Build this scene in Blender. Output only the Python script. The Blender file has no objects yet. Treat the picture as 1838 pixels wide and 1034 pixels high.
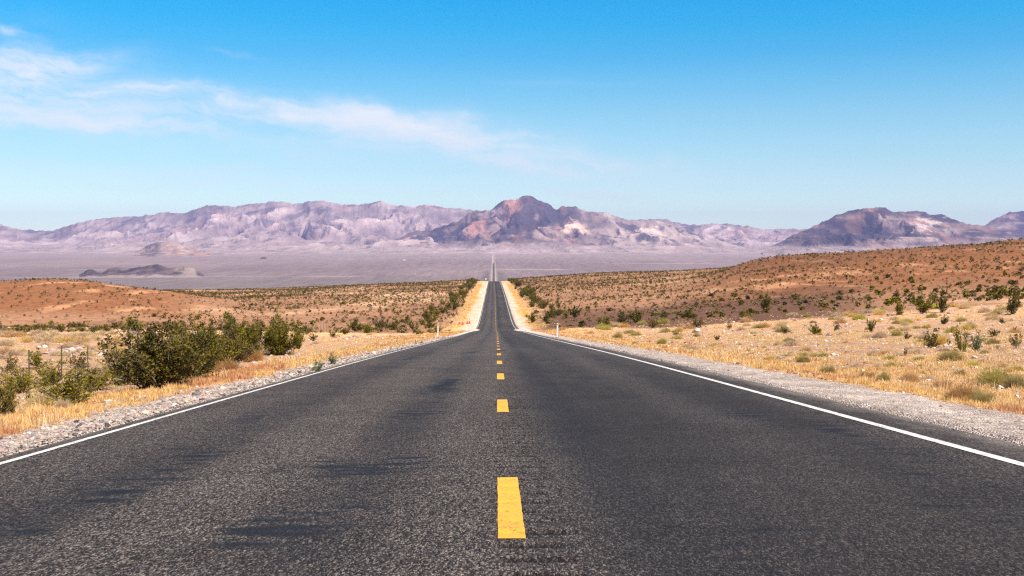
import bpy, math, random
import numpy as np
from mathutils import Vector
R = math.radians
S = bpy.context.scene
COL = S.collection
rng = np.random.default_rng(7)
random.seed(7)

# ------------------------------------------------------------------ camera
F, W0, H0 = 2041.0, 1838.0, 1034.0           # focal length and photo size in photo pixels
HZ, VX = 440.0, 891.5                        # rows/columns of the true horizon and of the road's direction
cam = bpy.data.cameras.new('camera')
cam.sensor_width = 36.0
cam.lens = 36.0 * F / W0
cam.clip_start, cam.clip_end = 0.1, 60000.0
cam_o = bpy.data.objects.new('camera', cam)
cam_o.location = (0, 0, 0)
cam_o.rotation_euler = (R(90) - math.atan((H0 / 2 - HZ) / F), 0, -math.atan((W0 / 2 - VX) / F))
COL.objects.link(cam_o)
S.camera = cam_o

# ------------------------------------------------------------------ render settings
S.view_settings.view_transform = 'Standard'
S.view_settings.look = 'None'
S.view_settings.exposure = 0.7
S.view_settings.gamma = 1.0
S.view_settings.use_curve_mapping = False
S.render.engine = 'CYCLES'
S.cycles.max_bounces = 5
S.cycles.diffuse_bounces = 3
S.cycles.glossy_bounces = 2
S.cycles.transmission_bounces = 2
S.cycles.volume_bounces = 0
S.cycles.transparent_max_bounces = 6
S.cycles.caustics_reflective = False
S.cycles.caustics_refractive = False
S.cycles.use_denoising = False
try:
    S.cycles.pixel_filter_type = 'BLACKMAN_HARRIS'
    S.cycles.filter_width = 1.3
except Exception:
    pass

# ------------------------------------------------------------------ sun and sky
SUN_AZ, SUN_EL = 128.0, 52.0                 # azimuth clockwise from the road's direction
sv = Vector((math.sin(R(SUN_AZ)) * math.cos(R(SUN_EL)), math.cos(R(SUN_AZ)) * math.cos(R(SUN_EL)), math.sin(R(SUN_EL))))
sun = bpy.data.lights.new('sun', 'SUN')
sun.energy, sun.angle, sun.color = 5.0, R(0.53), (1.0, 0.91, 0.79)
sun_o = bpy.data.objects.new('sun', sun)
sun_o.rotation_euler = sv.to_track_quat('Z', 'Y').to_euler()
sun_o.location = (30, -20, 60)
COL.objects.link(sun_o)


class NT:
    """small helper to write node trees"""
    def __init__(s, tree):
        s.t = tree
    def n(s, typ, ins=None, **kw):
        nd = s.t.nodes.new(typ)
        for k, v in kw.items():
            setattr(nd, k, v)
        for k, v in (ins or {}).items():
            sock = nd.inputs[k]
            if isinstance(v, bpy.types.NodeSocket):
                s.t.links.new(v, sock)
            else:
                sock.default_value = v
        return nd
    def m(s, op, a, b=0.0, c=0.0, clamp=False):
        nd = s.t.nodes.new('ShaderNodeMath')
        nd.operation, nd.use_clamp = op, clamp
        for i, v in enumerate((a, b, c)):
            if isinstance(v, bpy.types.NodeSocket):
                s.t.links.new(v, nd.inputs[i])
            else:
                nd.inputs[i].default_value = v
        return nd.outputs[0]
    def mix(s, f, a, b, blend='MIX'):
        nd = s.t.nodes.new('ShaderNodeMix')
        nd.data_type, nd.blend_type = 'RGBA', blend
        for i, v in ((0, f), (6, a), (7, b)):
            if isinstance(v, bpy.types.NodeSocket):
                s.t.links.new(v, nd.inputs[i])
            else:
                nd.inputs[i].default_value = v if i == 0 else (*v, 1.0)[:4]
        return nd.outputs[2]
    def ramp(s, f, pts, interp='LINEAR'):
        nd = s.t.nodes.new('ShaderNodeValToRGB')
        cr = nd.color_ramp
        cr.interpolation = interp
        while len(cr.elements) < len(pts):
            cr.elements.new(0.5)
        for e, (p, c) in zip(cr.elements, pts):
            e.position = p
            e.color = (*c, 1.0) if len(c) == 3 else c
        s.t.links.new(f, nd.inputs[0])
        return nd.outputs[0]
    def mr(s, v, a, b, c=0.0, d=1.0, typ='LINEAR'):
        nd = s.n('ShaderNodeMapRange', {1: a, 2: b, 3: c, 4: d}, interpolation_type=typ)
        s.t.links.new(v, nd.inputs[0])
        return nd.outputs[0]


world = bpy.data.worlds.new('World')
S.world = world
world.use_nodes = True
wt = world.node_tree
wt.nodes.clear()
w = NT(wt)
SKY_STR = 0.0935
geo = w.n('ShaderNodeTexCoord')
dirv = geo.outputs['Generated']
sky = w.n('ShaderNodeTexSky', sky_type='NISHITA')
sky.sun_disc = False
sky.sun_elevation, sky.sun_rotation = R(SUN_EL), R(SUN_AZ)
sky.altitude, sky.air_density, sky.dust_density, sky.ozone_density = 900.0, 1.0, 0.4, 1.5
sep = w.n('ShaderNodeSeparateXYZ', {0: dirv})
# polarised deep blue of the upper sky: a tint that depends on elevation
el = w.mr(sep.outputs[2], 0.0, 0.35)
SKY_TINT = [(0.0, (1.10, 1.30, 1.25)), (0.078, (1.05, 1.24, 1.19)), (0.134, (0.90, 1.07, 1.08)), (0.19, (0.79, 0.99, 1.004)), (0.265, (0.67, 0.96, 0.987)), (0.328, (0.545, 0.926, 0.989)),
            (0.402, (0.35, 0.885, 1.02)), (0.464, (0.175, 0.83, 1.04)), (0.536, (0.04, 0.835, 1.10)), (0.60, (0.0, 0.81, 1.15)), (0.75, (0.10, 0.55, 0.9)), (1.0, (0.34, 0.38, 0.44))]
tint = w.ramp(el, SKY_TINT)
skyc = w.mix(1.0, sky.outputs[0], tint, 'MULTIPLY')
# cirrus: streaked patches laid out by direction (a = right/forward, b = up/forward), all at infinity
fy = w.m('MAXIMUM', sep.outputs[1], 0.05)
ca = w.m('DIVIDE', sep.outputs[0], fy)
cb = w.m('DIVIDE', sep.outputs[2], fy)
cxy = w.n('ShaderNodeCombineXYZ', {0: ca, 1: cb, 2: 0.0}).outputs[0]
wn = w.n('ShaderNodeTexNoise', {'Vector': cxy, 'Scale': 9.0, 'Detail': 4.0, 'Roughness': 0.6})
wsep = w.n('ShaderNodeSeparateXYZ', {0: wn.outputs['Color']})
ca2 = w.m('MULTIPLY_ADD', w.m('SUBTRACT', wsep.outputs[0], 0.5), 0.16, ca)
cb2 = w.m('MULTIPLY_ADD', w.m('SUBTRACT', wsep.outputs[1], 0.5), 0.035, cb)
# streak noise, stretched along the cirrus
sxy = w.n('ShaderNodeCombineXYZ', {0: w.m('MULTIPLY', ca2, 9.0), 1: w.m('MULTIPLY', w.m('MULTIPLY_ADD', ca2, 0.12, cb2), 46.0), 2: 3.7}).outputs[0]
sn = w.n('ShaderNodeTexNoise', {'Vector': sxy, 'Scale': 1.0, 'Detail': 7.0, 'Roughness': 0.62}).outputs['Fac']
fxy = w.n('ShaderNodeCombineXYZ', {0: w.m('MULTIPLY', ca2, 16.0), 1: w.m('MULTIPLY', w.m('MULTIPLY_ADD', ca2, 0.12, cb2), 120.0), 2: 9.1}).outputs[0]
fn = w.n('ShaderNodeTexNoise', {'Vector': fxy, 'Scale': 1.0, 'Detail': 5.0, 'Roughness': 0.6}).outputs['Fac']
CLOUDS = [  # centre px, centre py, half length, half height, tilt (px down per px right), density
    (10, 148, 170, 44, -0.06, 1.35), (95, 112, 120, 18, 0.00, 1.35), (245, 162, 115, 12, 0.02, 1.05), (60, 205, 280, 44, 0.08, 0.5),
    (180, 222, 150, 12, 0.06, 0.95), (520, 203, 270, 23, 0.08, 1.1), (700, 230, 200, 16, 0.17, 0.85), (420, 235, 350, 36, 0.10, 0.30),
    (960, 288, 240, 22, 0.10, 0.62), (860, 262, 270, 36, 0.16, 0.42), (2, 60, 26, 9, 0.0, 0.8), (40, 85, 120, 60, 0.0, 0.18),
    (200, 302, 420, 9, 0.01, 0.30), (300, 325, 480, 10, 0.02, 0.25), (1010, 342, 90, 9, 0.05, 0.35), (1110, 350, 110, 8, 0.05, 0.28),
    (960, 248, 40, 5, 0.05, 0.2), (870, 243, 40, 5, 0.1, 0.35), (450, 104, 40, 7, 0.2, 0.15), (1000, 150, 120, 8, 0.03, 0.12),
]
acc = None
for (px, py, hl, hh, tl, de) in CLOUDS:
    a0, b0 = (px - VX) / F, (HZ - py) / F
    da = w.m('SUBTRACT', ca2, a0)
    db = w.m('MULTIPLY_ADD', da, tl, w.m('SUBTRACT', cb2, b0))
    u = w.m('MULTIPLY', da, F / hl)
    v = w.m('MULTIPLY', db, F / hh)
    q = w.m('ADD', w.m('MULTIPLY', u, u), w.m('MULTIPLY', v, v))
    g = w.m('MULTIPLY', w.m('POWER', 2.718, w.m('MULTIPLY', q, -1.0)), de)
    acc = g if acc is None else w.m('ADD', acc, g)
st = w.mr(sn, 0.30, 0.68, 0.12, 1.35)
st2 = w.mr(fn, 0.3, 0.7, 0.72, 1.15)
cm = w.m('MULTIPLY', w.m('MULTIPLY', acc, st), st2)
cm = w.m('MULTIPLY', cm, 1.22)
cm = w.m('SUBTRACT', 1.0, w.m('POWER', 2.718, w.m('MULTIPLY', w.m('POWER', cm, 1.35), -0.95)), clamp=True)
front = w.m('GREATER_THAN', sep.outputs[1], 0.06)
cm = w.m('MULTIPLY', cm, front)
CLOUD_COL = (6.2, 6.5, 6.9)
skyc = w.mix(cm, skyc, CLOUD_COL)
bg = w.n('ShaderNodeBackground', {0: skyc, 1: SKY_STR})
wo = w.n('ShaderNodeOutputWorld', {0: bg.outputs[0]})
world.cycles.sampling_method = 'MANUAL'
world.cycles.sample_map_resolution = 512


# ------------------------------------------------------------------ noise (numpy)
def _hash(ix, iy, seed):
    h = (ix.astype(np.int64) * 374761393 + iy.astype(np.int64) * 668265263 + seed * 982451653) & 0xffffffff
    h = ((h ^ (h >> 13)) * 1274126177) & 0xffffffff
    h = h ^ (h >> 16)
    return h
def pn(x, y, seed=0):
    x = np.asarray(x, float); y = np.asarray(y, float)
    ix, iy = np.floor(x), np.floor(y)
    fx, fy_ = x - ix, y - iy
    ux, uy = fx * fx * fx * (fx * (fx * 6 - 15) + 10), fy_ * fy_ * fy_ * (fy_ * (fy_ * 6 - 15) + 10)
    def g(dx, dy):
        a = _hash(ix + dx, iy + dy, seed) * (2 * math.pi / 4294967296.0)
        return np.cos(a) * (fx - dx) + np.sin(a) * (fy_ - dy)
    a, b, c, d = g(0, 0), g(1, 0), g(0, 1), g(1, 1)
    return 1.5 * ((a * (1 - ux) + b * ux) * (1 - uy) + (c * (1 - ux) + d * ux) * uy)
def fbm(x, y, o=4, seed=0, gain=0.5, lac=2.03):
    s, a, n = 0.0, 1.0, 0.0
    for i in range(o):
        s = s + a * pn(x, y, seed + i * 17); n += a
        x, y, a = x * lac, y * lac, a * gain
    return s / n
def ridged(x, y, o=5, seed=0, gain=0.5, lac=2.07):
    s, a, n = 0.0, 1.0, 0.0
    wgt = 1.0
    for i in range(o):
        v = 1 - np.abs(pn(x, y, seed + i * 17)) * 1.6
        v = np.clip(v, 0, 1) ** 1.6 * wgt
        s = s + a * v; n += a
        wgt = np.clip(v * 1.6, 0.2, 1)
        x, y, a = x * lac, y * lac, a * gain
    return s / n
def sstep(a, b, x):
    t = np.clip((np.asarray(x, float) - a) / (b - a), 0, 1)
    return t * t * (3 - 2 * t)
def pchip(xk, yk, xq):
    """monotone cubic; yk (K,) or (K,N); xq (Q,)"""
    xk = np.asarray(xk, float); yk = np.asarray(yk, float)
    one = yk.ndim == 1
    if one: yk = yk[:, None]
    h = np.diff(xk)[:, None]
    d = np.diff(yk, axis=0) / h
    m = np.zeros_like(yk)
    w1, w2 = 2 * h[1:] + h[:-1], h[1:] + 2 * h[:-1]
    ok = d[:-1] * d[1:] > 0
    with np.errstate(divide='ignore', invalid='ignore'):
        hm = (w1 + w2) / (w1 / d[:-1] + w2 / d[1:])
    m[1:-1] = np.where(ok, hm, 0.0)
    m[0], m[-1] = d[0], d[-1]
    shp = np.shape(xq)
    q = np.clip(np.ravel(xq), xk[0], xk[-1])
    i = np.clip(np.searchsorted(xk, q, side='right') - 1, 0, len(xk) - 2)
    hh = h[i]; t = ((q - xk[i])[:, None]) / hh
    t2, t3 = t * t, t * t * t
    r = yk[i] * (2 * t3 - 3 * t2 + 1) + m[i] * hh * (t3 - 2 * t2 + t) + yk[i + 1] * (-2 * t3 + 3 * t2) + m[i + 1] * hh * (t3 - t2)
    return r[:, 0].reshape(shp) if one else r


# ------------------------------------------------------------------ the lie of the land
ZR_D = [-40, 0, 30, 66, 110, 157, 185, 195, 205, 241, 271, 329, 414, 724, 840, 1000, 1500, 2200, 3000, 3970, 5000, 5900, 8000, 10000, 13000, 24000]
ZR_Z = [1.7, -1.0, -3.03, -5.59, -8.72, -12.0, -14.0, -14.66, -15.15, -16.8, -17.46, -18.2, -19.1, -23.4, -26.7, -33, -60, -95, -118, -125.5, -116, -104, -86, -74, -65, -55]
def zr(Y): return pchip(ZR_D, ZR_Z, Y)
def xc(Y): return pchip([-50, 0, 100, 241, 414, 724, 4000, 24000], [0.067, 0.067, 0.06, -0.2, -0.6, -1.6, -11.0, -66.0], Y)

PXG = np.arange(-600, 2601, 10.0)
ROWS = {
 110: [(-600, 604), (0, 606), (300, 606), (450, 607), (600, 608), (750, 604.5), (830, 602), (890, 601.8), (950, 602), (1050, 600), (1200, 593), (1400, 583), (1600, 572), (1838, 563), (2600, 545)],
 157: [(-600, 586), (0, 589), (150, 591), (300, 594), (450, 596), (600, 598), (750, 597.5), (830, 596.5), (890, 596), (950, 595), (1050, 590), (1200, 580), (1400, 567), (1600, 556), (1838, 541), (2600, 515)],
 200: [(-600, 590), (0, 592), (300, 596), (600, 598), (750, 597), (830, 594), (890, 592), (950, 590), (1050, 583), (1200, 570), (1400, 554), (1600, 543), (1838, 528), (2600, 500)],
 270: [(-600, 580), (0, 583), (300, 585), (450, 587), (600, 585), (750, 580), (830, 576), (890, 572), (950, 570), (1050, 564), (1200, 554), (1400, 533), (1600, 517), (1838, 500), (2600, 470)],
 350: [(-600, 535), (0, 528), (90, 527), (150, 530), (220, 537), (300, 548), (380, 557), (450, 561), (600, 560), (750, 556), (830, 552), (890, 549), (950, 547), (1050, 543), (1200, 534), (1400, 502), (1600, 483), (1838, 467), (2600, 440)],
 430: [(-600, 516), (0, 505), (90, 500), (150, 502), (220, 511), (300, 522), (380, 536), (450, 544), (600, 541.5), (750, 537), (830, 533), (890, 531), (950, 529), (1050, 525), (1200, 514), (1400, 476), (1600, 456), (1838, 438), (2600, 415)],
 490: [(-600, 518), (0, 508), (90, 504), (150, 506), (220, 514), (300, 524), (380, 533), (450, 536), (600, 532.5), (750, 528), (830, 525), (890, 524), (950, 522), (1050, 516), (1200, 506), (1290, 492), (1330, 477), (1400, 461), (1480, 453.5), (1620, 448), (1750, 440), (1838, 431), (2600, 410)],
 620: [(-600, 525), (0, 520), (300, 525), (450, 526), (600, 521.5), (750, 516), (830, 513), (890, 513), (950, 510), (1050, 503), (1200, 495), (1290, 486), (1330, 477), (1400, 466), (1600, 455), (1838, 440), (2600, 425)],
 840: [(-600, 522), (0, 523), (300, 522), (380, 520.5), (450, 519.5), (600, 514.5), (750, 507), (830, 503.5), (860, 502.7), (890, 504.7), (920, 501.5), (950, 498.5), (1050, 492), (1200, 487), (1290, 484), (1400, 475), (1600, 462), (1838, 450), (2600, 440)],
 1100: [(-600, 530), (0, 530), (450, 527), (600, 523), (750, 517), (890, 512), (950, 508), (1050, 502), (1200, 497), (1400, 488), (1600, 478), (1838, 468), (2600, 460)],
}
def dnear(X):
    return pchip([-60, -24, -15, -11, -8, -6, -4.6, 5.4, 6.4, 8.0, 14, 26, 60], [-1.25, -1.35, -1.45, -1.35, -0.85, -0.3, 0, 0, -0.12, -0.22, -0.08, 0.3, 0.7], X)
DK = [2.0, 6, 12, 20, 30, 45, 66, 110, 157, 200, 270, 350, 430, 490, 620, 840, 1100, 2200, 24000]
_tab = []
for d_ in DK:
    if d_ <= 66:
        _tab.append(dnear((PXG - VX) / F * d_))
    elif d_ in ROWS:
        xs, ys = zip(*ROWS[d_])
        y_ = pchip(xs, ys, PXG)
        _tab.append(-(y_ - HZ) * d_ / F - zr(float(d_)))
    else:
        _tab.append(np.zeros_like(PXG))
LDG = np.linspace(math.log(2.0), math.log(24000.0), 700)
TAB = pchip(np.log(DK), np.array(_tab), LDG)
def ground0(X, Y):
    X = np.asarray(X, float); Y = np.asarray(Y, float)
    Yc = np.maximum(Y, 2.0)
    px = np.clip(VX + F * X / Yc, PXG[0], PXG[-1] - 1e-6)
    fi = np.clip((np.log(Yc) - LDG[0]) / (LDG[1] - LDG[0]), 0, len(LDG) - 1.001)
    fj = (px - PXG[0]) / 10.0
    i, j = fi.astype(int), np.minimum(fj.astype(int), len(PXG) - 2)
    a, b = fi - i, fj - j
    dz = TAB[i, j] * (1 - a) * (1 - b) + TAB[i + 1, j] * a * (1 - b) + TAB[i, j + 1] * (1 - a) * b + TAB[i + 1, j + 1] * a * b
    near = dnear(X)                           # close to the road the embankment follows the road's own cross-section
    k = sstep(45, 80, Y)
    dz = np.where(Y < 80, near * (1 - k) + dz * k, dz)
    ax = np.abs(X - xc(Y))
    wd = 3.0 + 0.02 * np.clip(Y, 0, 800)
    return zr(Y) + dz * sstep(4.4, 4.4 + wd, ax)
def relief(X, Y):
    ax = np.abs(X - xc(Y))
    off = sstep(4.2, 9.0, ax)
    n = fbm(X / 3.1, Y / 3.1, 4, 11) * 0.14 * sstep(900, 150, Y)
    n = n + fbm(X / 26, Y / 26, 4, 5) * 0.55 * sstep(20, 160, Y) * sstep(3000, 900, Y)
    n = n + (ridged(X / 90, Y / 120, 4, 31) - 0.5) * 1.3 * sstep(200, 330, Y) * sstep(2600, 900, Y) * sstep(12, 60, ax)
    sh = fbm(X / 0.55, Y / 0.9, 3, 3) * 0.022 * sstep(3.4, 4.2, ax) * sstep(120, 60, Y)
    return n * off + sh
def ground(X, Y):
    return ground0(X, Y) + relief(X, Y)
_pg = np.exp(np.linspace(math.log(7.0), math.log(1000.0), 900))
def hit(px, py):
    """where the sight line through photo pixel (px, py) meets the ground: X, Y"""
    X = (px - VX) / F * _pg
    y = HZ - F * ground(X, _pg) / _pg
    i = int(np.argmax(y <= py)) if (y <= py).any() else len(_pg) - 1
    return float(X[i]), float(_pg[i])


# ------------------------------------------------------------------ object helpers
def mesh(name, V, Fc, smooth=False, col=None, attr='Col', edge_crease=None):
    V = np.asarray(V, np.float32); Fc = np.asarray(Fc, np.int32)
    me = bpy.data.meshes.new(name)
    k = Fc.shape[1]
    me.vertices.add(len(V)); me.vertices.foreach_set('co', V.ravel())
    me.loops.add(Fc.size); me.loops.foreach_set('vertex_index', Fc.ravel())
    me.polygons.add(len(Fc))
    me.polygons.foreach_set('loop_start', np.arange(0, Fc.size, k, dtype=np.int32))
    try:
        me.polygons.foreach_set('loop_total', np.full(len(Fc), k, np.int32))
    except Exception:
        pass
    me.polygons.foreach_set('use_smooth', np.full(len(Fc), bool(smooth)))
    if col is not None:
        c = np.ones((len(V), 4), np.float32); c[:, :3] = np.asarray(col, np.float32)[:, :3]
        at = me.color_attributes.new(attr, 'FLOAT_COLOR', 'POINT')
        at.data.foreach_set('color', c.ravel())
    me.update(calc_edges=True)
    return me
def link(name, me, mat=None, parent=None, loc=None):
    o = bpy.data.objects.new(name, me)
    if mat is not None and me is not None and not me.materials: me.materials.append(mat)
    COL.objects.link(o)
    if parent is not None: o.parent = parent
    if loc is not None: o.location = loc
    return o
def tag(o, label=None, cat=None, group=None, kind=None):
    if label: o['label'] = label
    if cat: o['category'] = cat
    if group: o['group'] = group
    if kind: o['kind'] = kind
    return o
def empty(name, loc=(0, 0, 0)):
    o = bpy.data.objects.new(name, None); COL.objects.link(o); o.location = loc
    o.empty_display_size = 0.2
    return o
def inst(proto, loc, rz=0.0, sc=(1, 1, 1), tilt=(0, 0)):
    c = proto.copy(); COL.objects.link(c)
    c.location, c.rotation_euler, c.scale = loc, (tilt[0], tilt[1], rz), sc
    for ch in proto.children:
        d = ch.copy(); COL.objects.link(d); d.parent = c
    return c
def grid_faces(nr, nc):
    i = np.arange((nr - 1) * nc).reshape(nr - 1, nc)[:, :-1].ravel()
    return np.stack([i, i + 1, i + nc + 1, i + nc], 1)
def parts_join(lst):
    V, Q, C, o = [], [], [], 0
    for v, f, c in lst:
        V.append(v); Q.append(np.asarray(f) + o); C.append(c); o += len(v)
    return np.concatenate(V), np.concatenate(Q), np.concatenate(C)
def box(cx, cy, cz, sx, sy, sz):
    v = np.array([(x, y, z) for x in (-.5, .5) for y in (-.5, .5) for z in (-.5, .5)]) * (sx, sy, sz) + (cx, cy, cz)
    f = [(0, 1, 3, 2), (4, 6, 7, 5), (0, 4, 5, 1), (2, 3, 7, 6), (0, 2, 6, 4), (1, 5, 7, 3)]
    return v, np.array(f)
def lathe(prof, n=12):
    """prof: list of (r, z) -> quads"""
    a = np.linspace(0, 2 * math.pi, n, endpoint=False)
    V = np.array([(r * np.cos(t), r * np.sin(t), z) for r, z in prof for t in a])
    f = [(k * n + i, k * n + (i + 1) % n, (k + 1) * n + (i + 1) % n, (k + 1) * n + i) for k in range(len(prof) - 1) for i in range(n)]
    return V, np.array(f)


# ------------------------------------------------------------------ materials
def mat(name):
    m = bpy.data.materials.new(name); m.use_nodes = True
    m.node_tree.nodes.clear()
    return m, NT(m.node_tree)
def finish(t, col, rough=0.8, bump=None, bstr=0.3, bdist=0.01, spec=0.3, metal=0.0):
    ins = {'Base Color': col, 'Roughness': rough, 'Specular IOR Level': spec, 'Metallic': metal}
    if not isinstance(col, bpy.types.NodeSocket): ins['Base Color'] = (*col, 1.0)
    p = t.n('ShaderNodeBsdfPrincipled', ins)
    if bump is not None:
        b = t.n('ShaderNodeBump', {'Strength': bstr, 'Distance': bdist, 'Height': bump})
        t.t.links.new(b.outputs[0], p.inputs['Normal'])
    t.n('ShaderNodeOutputMaterial', {0: p.outputs[0]})
    return p
def plain(name, col, rough=0.6, var=0.15, scale=12.0, spec=0.3, metal=0.0):
    m, t = mat(name)
    tc = t.n('ShaderNodeTexCoord').outputs['Object']
    n = t.n('ShaderNodeTexNoise', {'Vector': tc, 'Scale': scale, 'Detail': 4.0}).outputs['Fac']
    c = t.mix(t.mr(n, 0.3, 0.7), tuple(x * (1 - var) for x in col), tuple(min(1, x * (1 + var)) for x in col))
    finish(t, c, rough, spec=spec, metal=metal)
    return m

def leafmat(name, tr=0.25, rough=0.55, jitter=0.0):
    """colour from the mesh's own per-leaf colours, a little light passing through"""
    m, t = mat(name)
    a = t.n('ShaderNodeAttribute', attribute_name='Col').outputs['Color']
    if jitter:
        oi = t.n('ShaderNodeObjectInfo').outputs['Random']
        hv = t.n('ShaderNodeHueSaturation', {'Hue': t.mr(oi, 0, 1, 0.5 - 0.015, 0.5 + 0.02), 'Saturation': t.mr(oi, 0, 1, 0.85, 1.1), 'Value': t.mr(oi, 0, 1, 1 - jitter, 1 + jitter), 'Color': a})
        a = hv.outputs[0]
    p = t.n('ShaderNodeBsdfPrincipled', {'Base Color': a, 'Roughness': rough, 'Specular IOR Level': 0.08})
    l = t.n('ShaderNodeBsdfTranslucent', {'Color': a})
    mx = t.n('ShaderNodeMixShader', {0: tr, 1: p.outputs[0], 2: l.outputs[0]})
    t.n('ShaderNodeOutputMaterial', {0: mx.outputs[0]})
    return m

def ground_mat():
    m, t = mat('desert_soil')
    pos = t.n('ShaderNodeTexCoord').outputs['Object']
    a = t.n('ShaderNodeAttribute', attribute_name='Col').outputs['Color']
    sp = t.n('ShaderNodeSeparateXYZ', {0: pos})
    # pebbles of two sizes, soil mottling, far scrub speckle
    v1 = t.n('ShaderNodeTexVoronoi', {'Vector': pos, 'Scale': 42.0, 'Randomness': 1.0})
    v2 = t.n('ShaderNodeTexVoronoi', {'Vector': pos, 'Scale': 11.0, 'Randomness': 1.0})
    n1 = t.n('ShaderNodeTexNoise', {'Vector': pos, 'Scale': 1.3, 'Detail': 8.0, 'Roughness': 0.65}).outputs['Fac']
    near = t.mr(sp.outputs[1], 60.0, 160.0, 1.0, 0.0)
    c1 = t.n('ShaderNodeSeparateXYZ', {0: v1.outputs['Color']})
    c2 = t.n('ShaderNodeSeparateXYZ', {0: v2.outputs['Color']})
    k1 = t.mr(c1.outputs[0], 0.0, 1.0, 0.62, 1.42)
    k2 = t.mr(c2.outputs[1], 0.0, 1.0, 0.78, 1.25)
    kk = t.m('MULTIPLY', k1, k2)
    kk = t.m('ADD', t.m('MULTIPLY', kk, near), t.m('SUBTRACT', 1.0, near))
    kn = t.mr(n1, 0.3, 0.7, 0.78, 1.2)
    # gaps between the near pebbles
    gap = t.mr(v1.outputs['Distance'], 0.009, 0.018, 1.0, 0.75)
    gap = t.m('ADD', t.m('MULTIPLY', gap, near), t.m('SUBTRACT', 1.0, near))
    # mid-distance stones and twigs
    n2 = t.n('ShaderNodeTexNoise', {'Vector': pos, 'Scale': 0.45, 'Detail': 6.0, 'Roughness': 0.75}).outputs['Fac']
    mid = t.m('MULTIPLY', t.mr(sp.outputs[1], 90.0, 220.0), t.mr(sp.outputs[1], 900.0, 1600.0, 1.0, 0.0))
    km = t.m('ADD', t.m('MULTIPLY', t.mr(n2, 0.32, 0.66, 0.62, 1.35), mid), t.m('SUBTRACT', 1.0, mid))
    # the valley floor's scrub, far off, seen as grain
    far = t.mr(sp.outputs[1], 1800.0, 2600.0)
    sv_ = t.n('ShaderNodeVectorMath', {0: pos, 1: (1.0, 0.06, 1.0)}, operation='MULTIPLY').outputs[0]
    n3 = t.n('ShaderNodeTexNoise', {'Vector': sv_, 'Scale': 0.045, 'Detail': 5.0, 'Roughness': 0.8}).outputs['Fac']
    kf = t.m('ADD', t.m('MULTIPLY', t.mr(n3, 0.35, 0.65, 0.76, 1.2), far), t.m('SUBTRACT', 1.0, far))
    k = t.m('MULTIPLY', t.m('MULTIPLY', t.m('MULTIPLY', kk, kn), t.m('MULTIPLY', gap, km)), kf)
    c = t.mix(1.0, a, t.n('ShaderNodeCombineXYZ', {0: k, 1: k, 2: k}).outputs[0], 'MULTIPLY')
    # some pebbles are pale or grey-violet
    g1 = t.m('MULTIPLY', t.m('GREATER_THAN', c1.outputs[2], 0.82), near)
    c = t.mix(t.m('MULTIPLY', g1, 0.55), c, (0.42, 0.36, 0.36))
    g2 = t.m('MULTIPLY', t.m('GREATER_THAN', c1.outputs[1], 0.93), near)
    c = t.mix(t.m('MULTIPLY', g2, 0.7), c, (0.06, 0.05, 0.05))
    hb = t.m('ADD', t.m('MULTIPLY', v1.outputs['Distance'], -0.6), t.m('MULTIPLY', n1, 0.05))
    finish(t, c, 0.92, bump=t.m('MULTIPLY', hb, near), bstr=0.5, bdist=0.25, spec=0.08)
    return m

def rock_mat(name, scale=1.0):
    m, t = mat(name)
    pos = t.n('ShaderNodeTexCoord').outputs['Object']
    a = t.n('ShaderNodeAttribute', attribute_name='Col').outputs['Color']
    pos = t.n('ShaderNodeVectorMath', {0: pos, 1: (1.0, 0.3, 1.0)}, operation='MULTIPLY').outputs[0]
    n = t.n('ShaderNodeTexNoise', {'Vector': pos, 'Scale': 0.007 * scale, 'Detail': 4.0, 'Roughness': 0.6}).outputs['Fac']
    k = t.mr(n, 0.3, 0.7, 0.72, 1.25)
    c = t.mix(1.0, a, t.n('ShaderNodeCombineXYZ', {0: k, 1: k, 2: k}).outputs[0], 'MULTIPLY')
    finish(t, c, 0.95, bump=n, bstr=0.7, bdist=80.0 / scale, spec=0.03)
    return m

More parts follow.
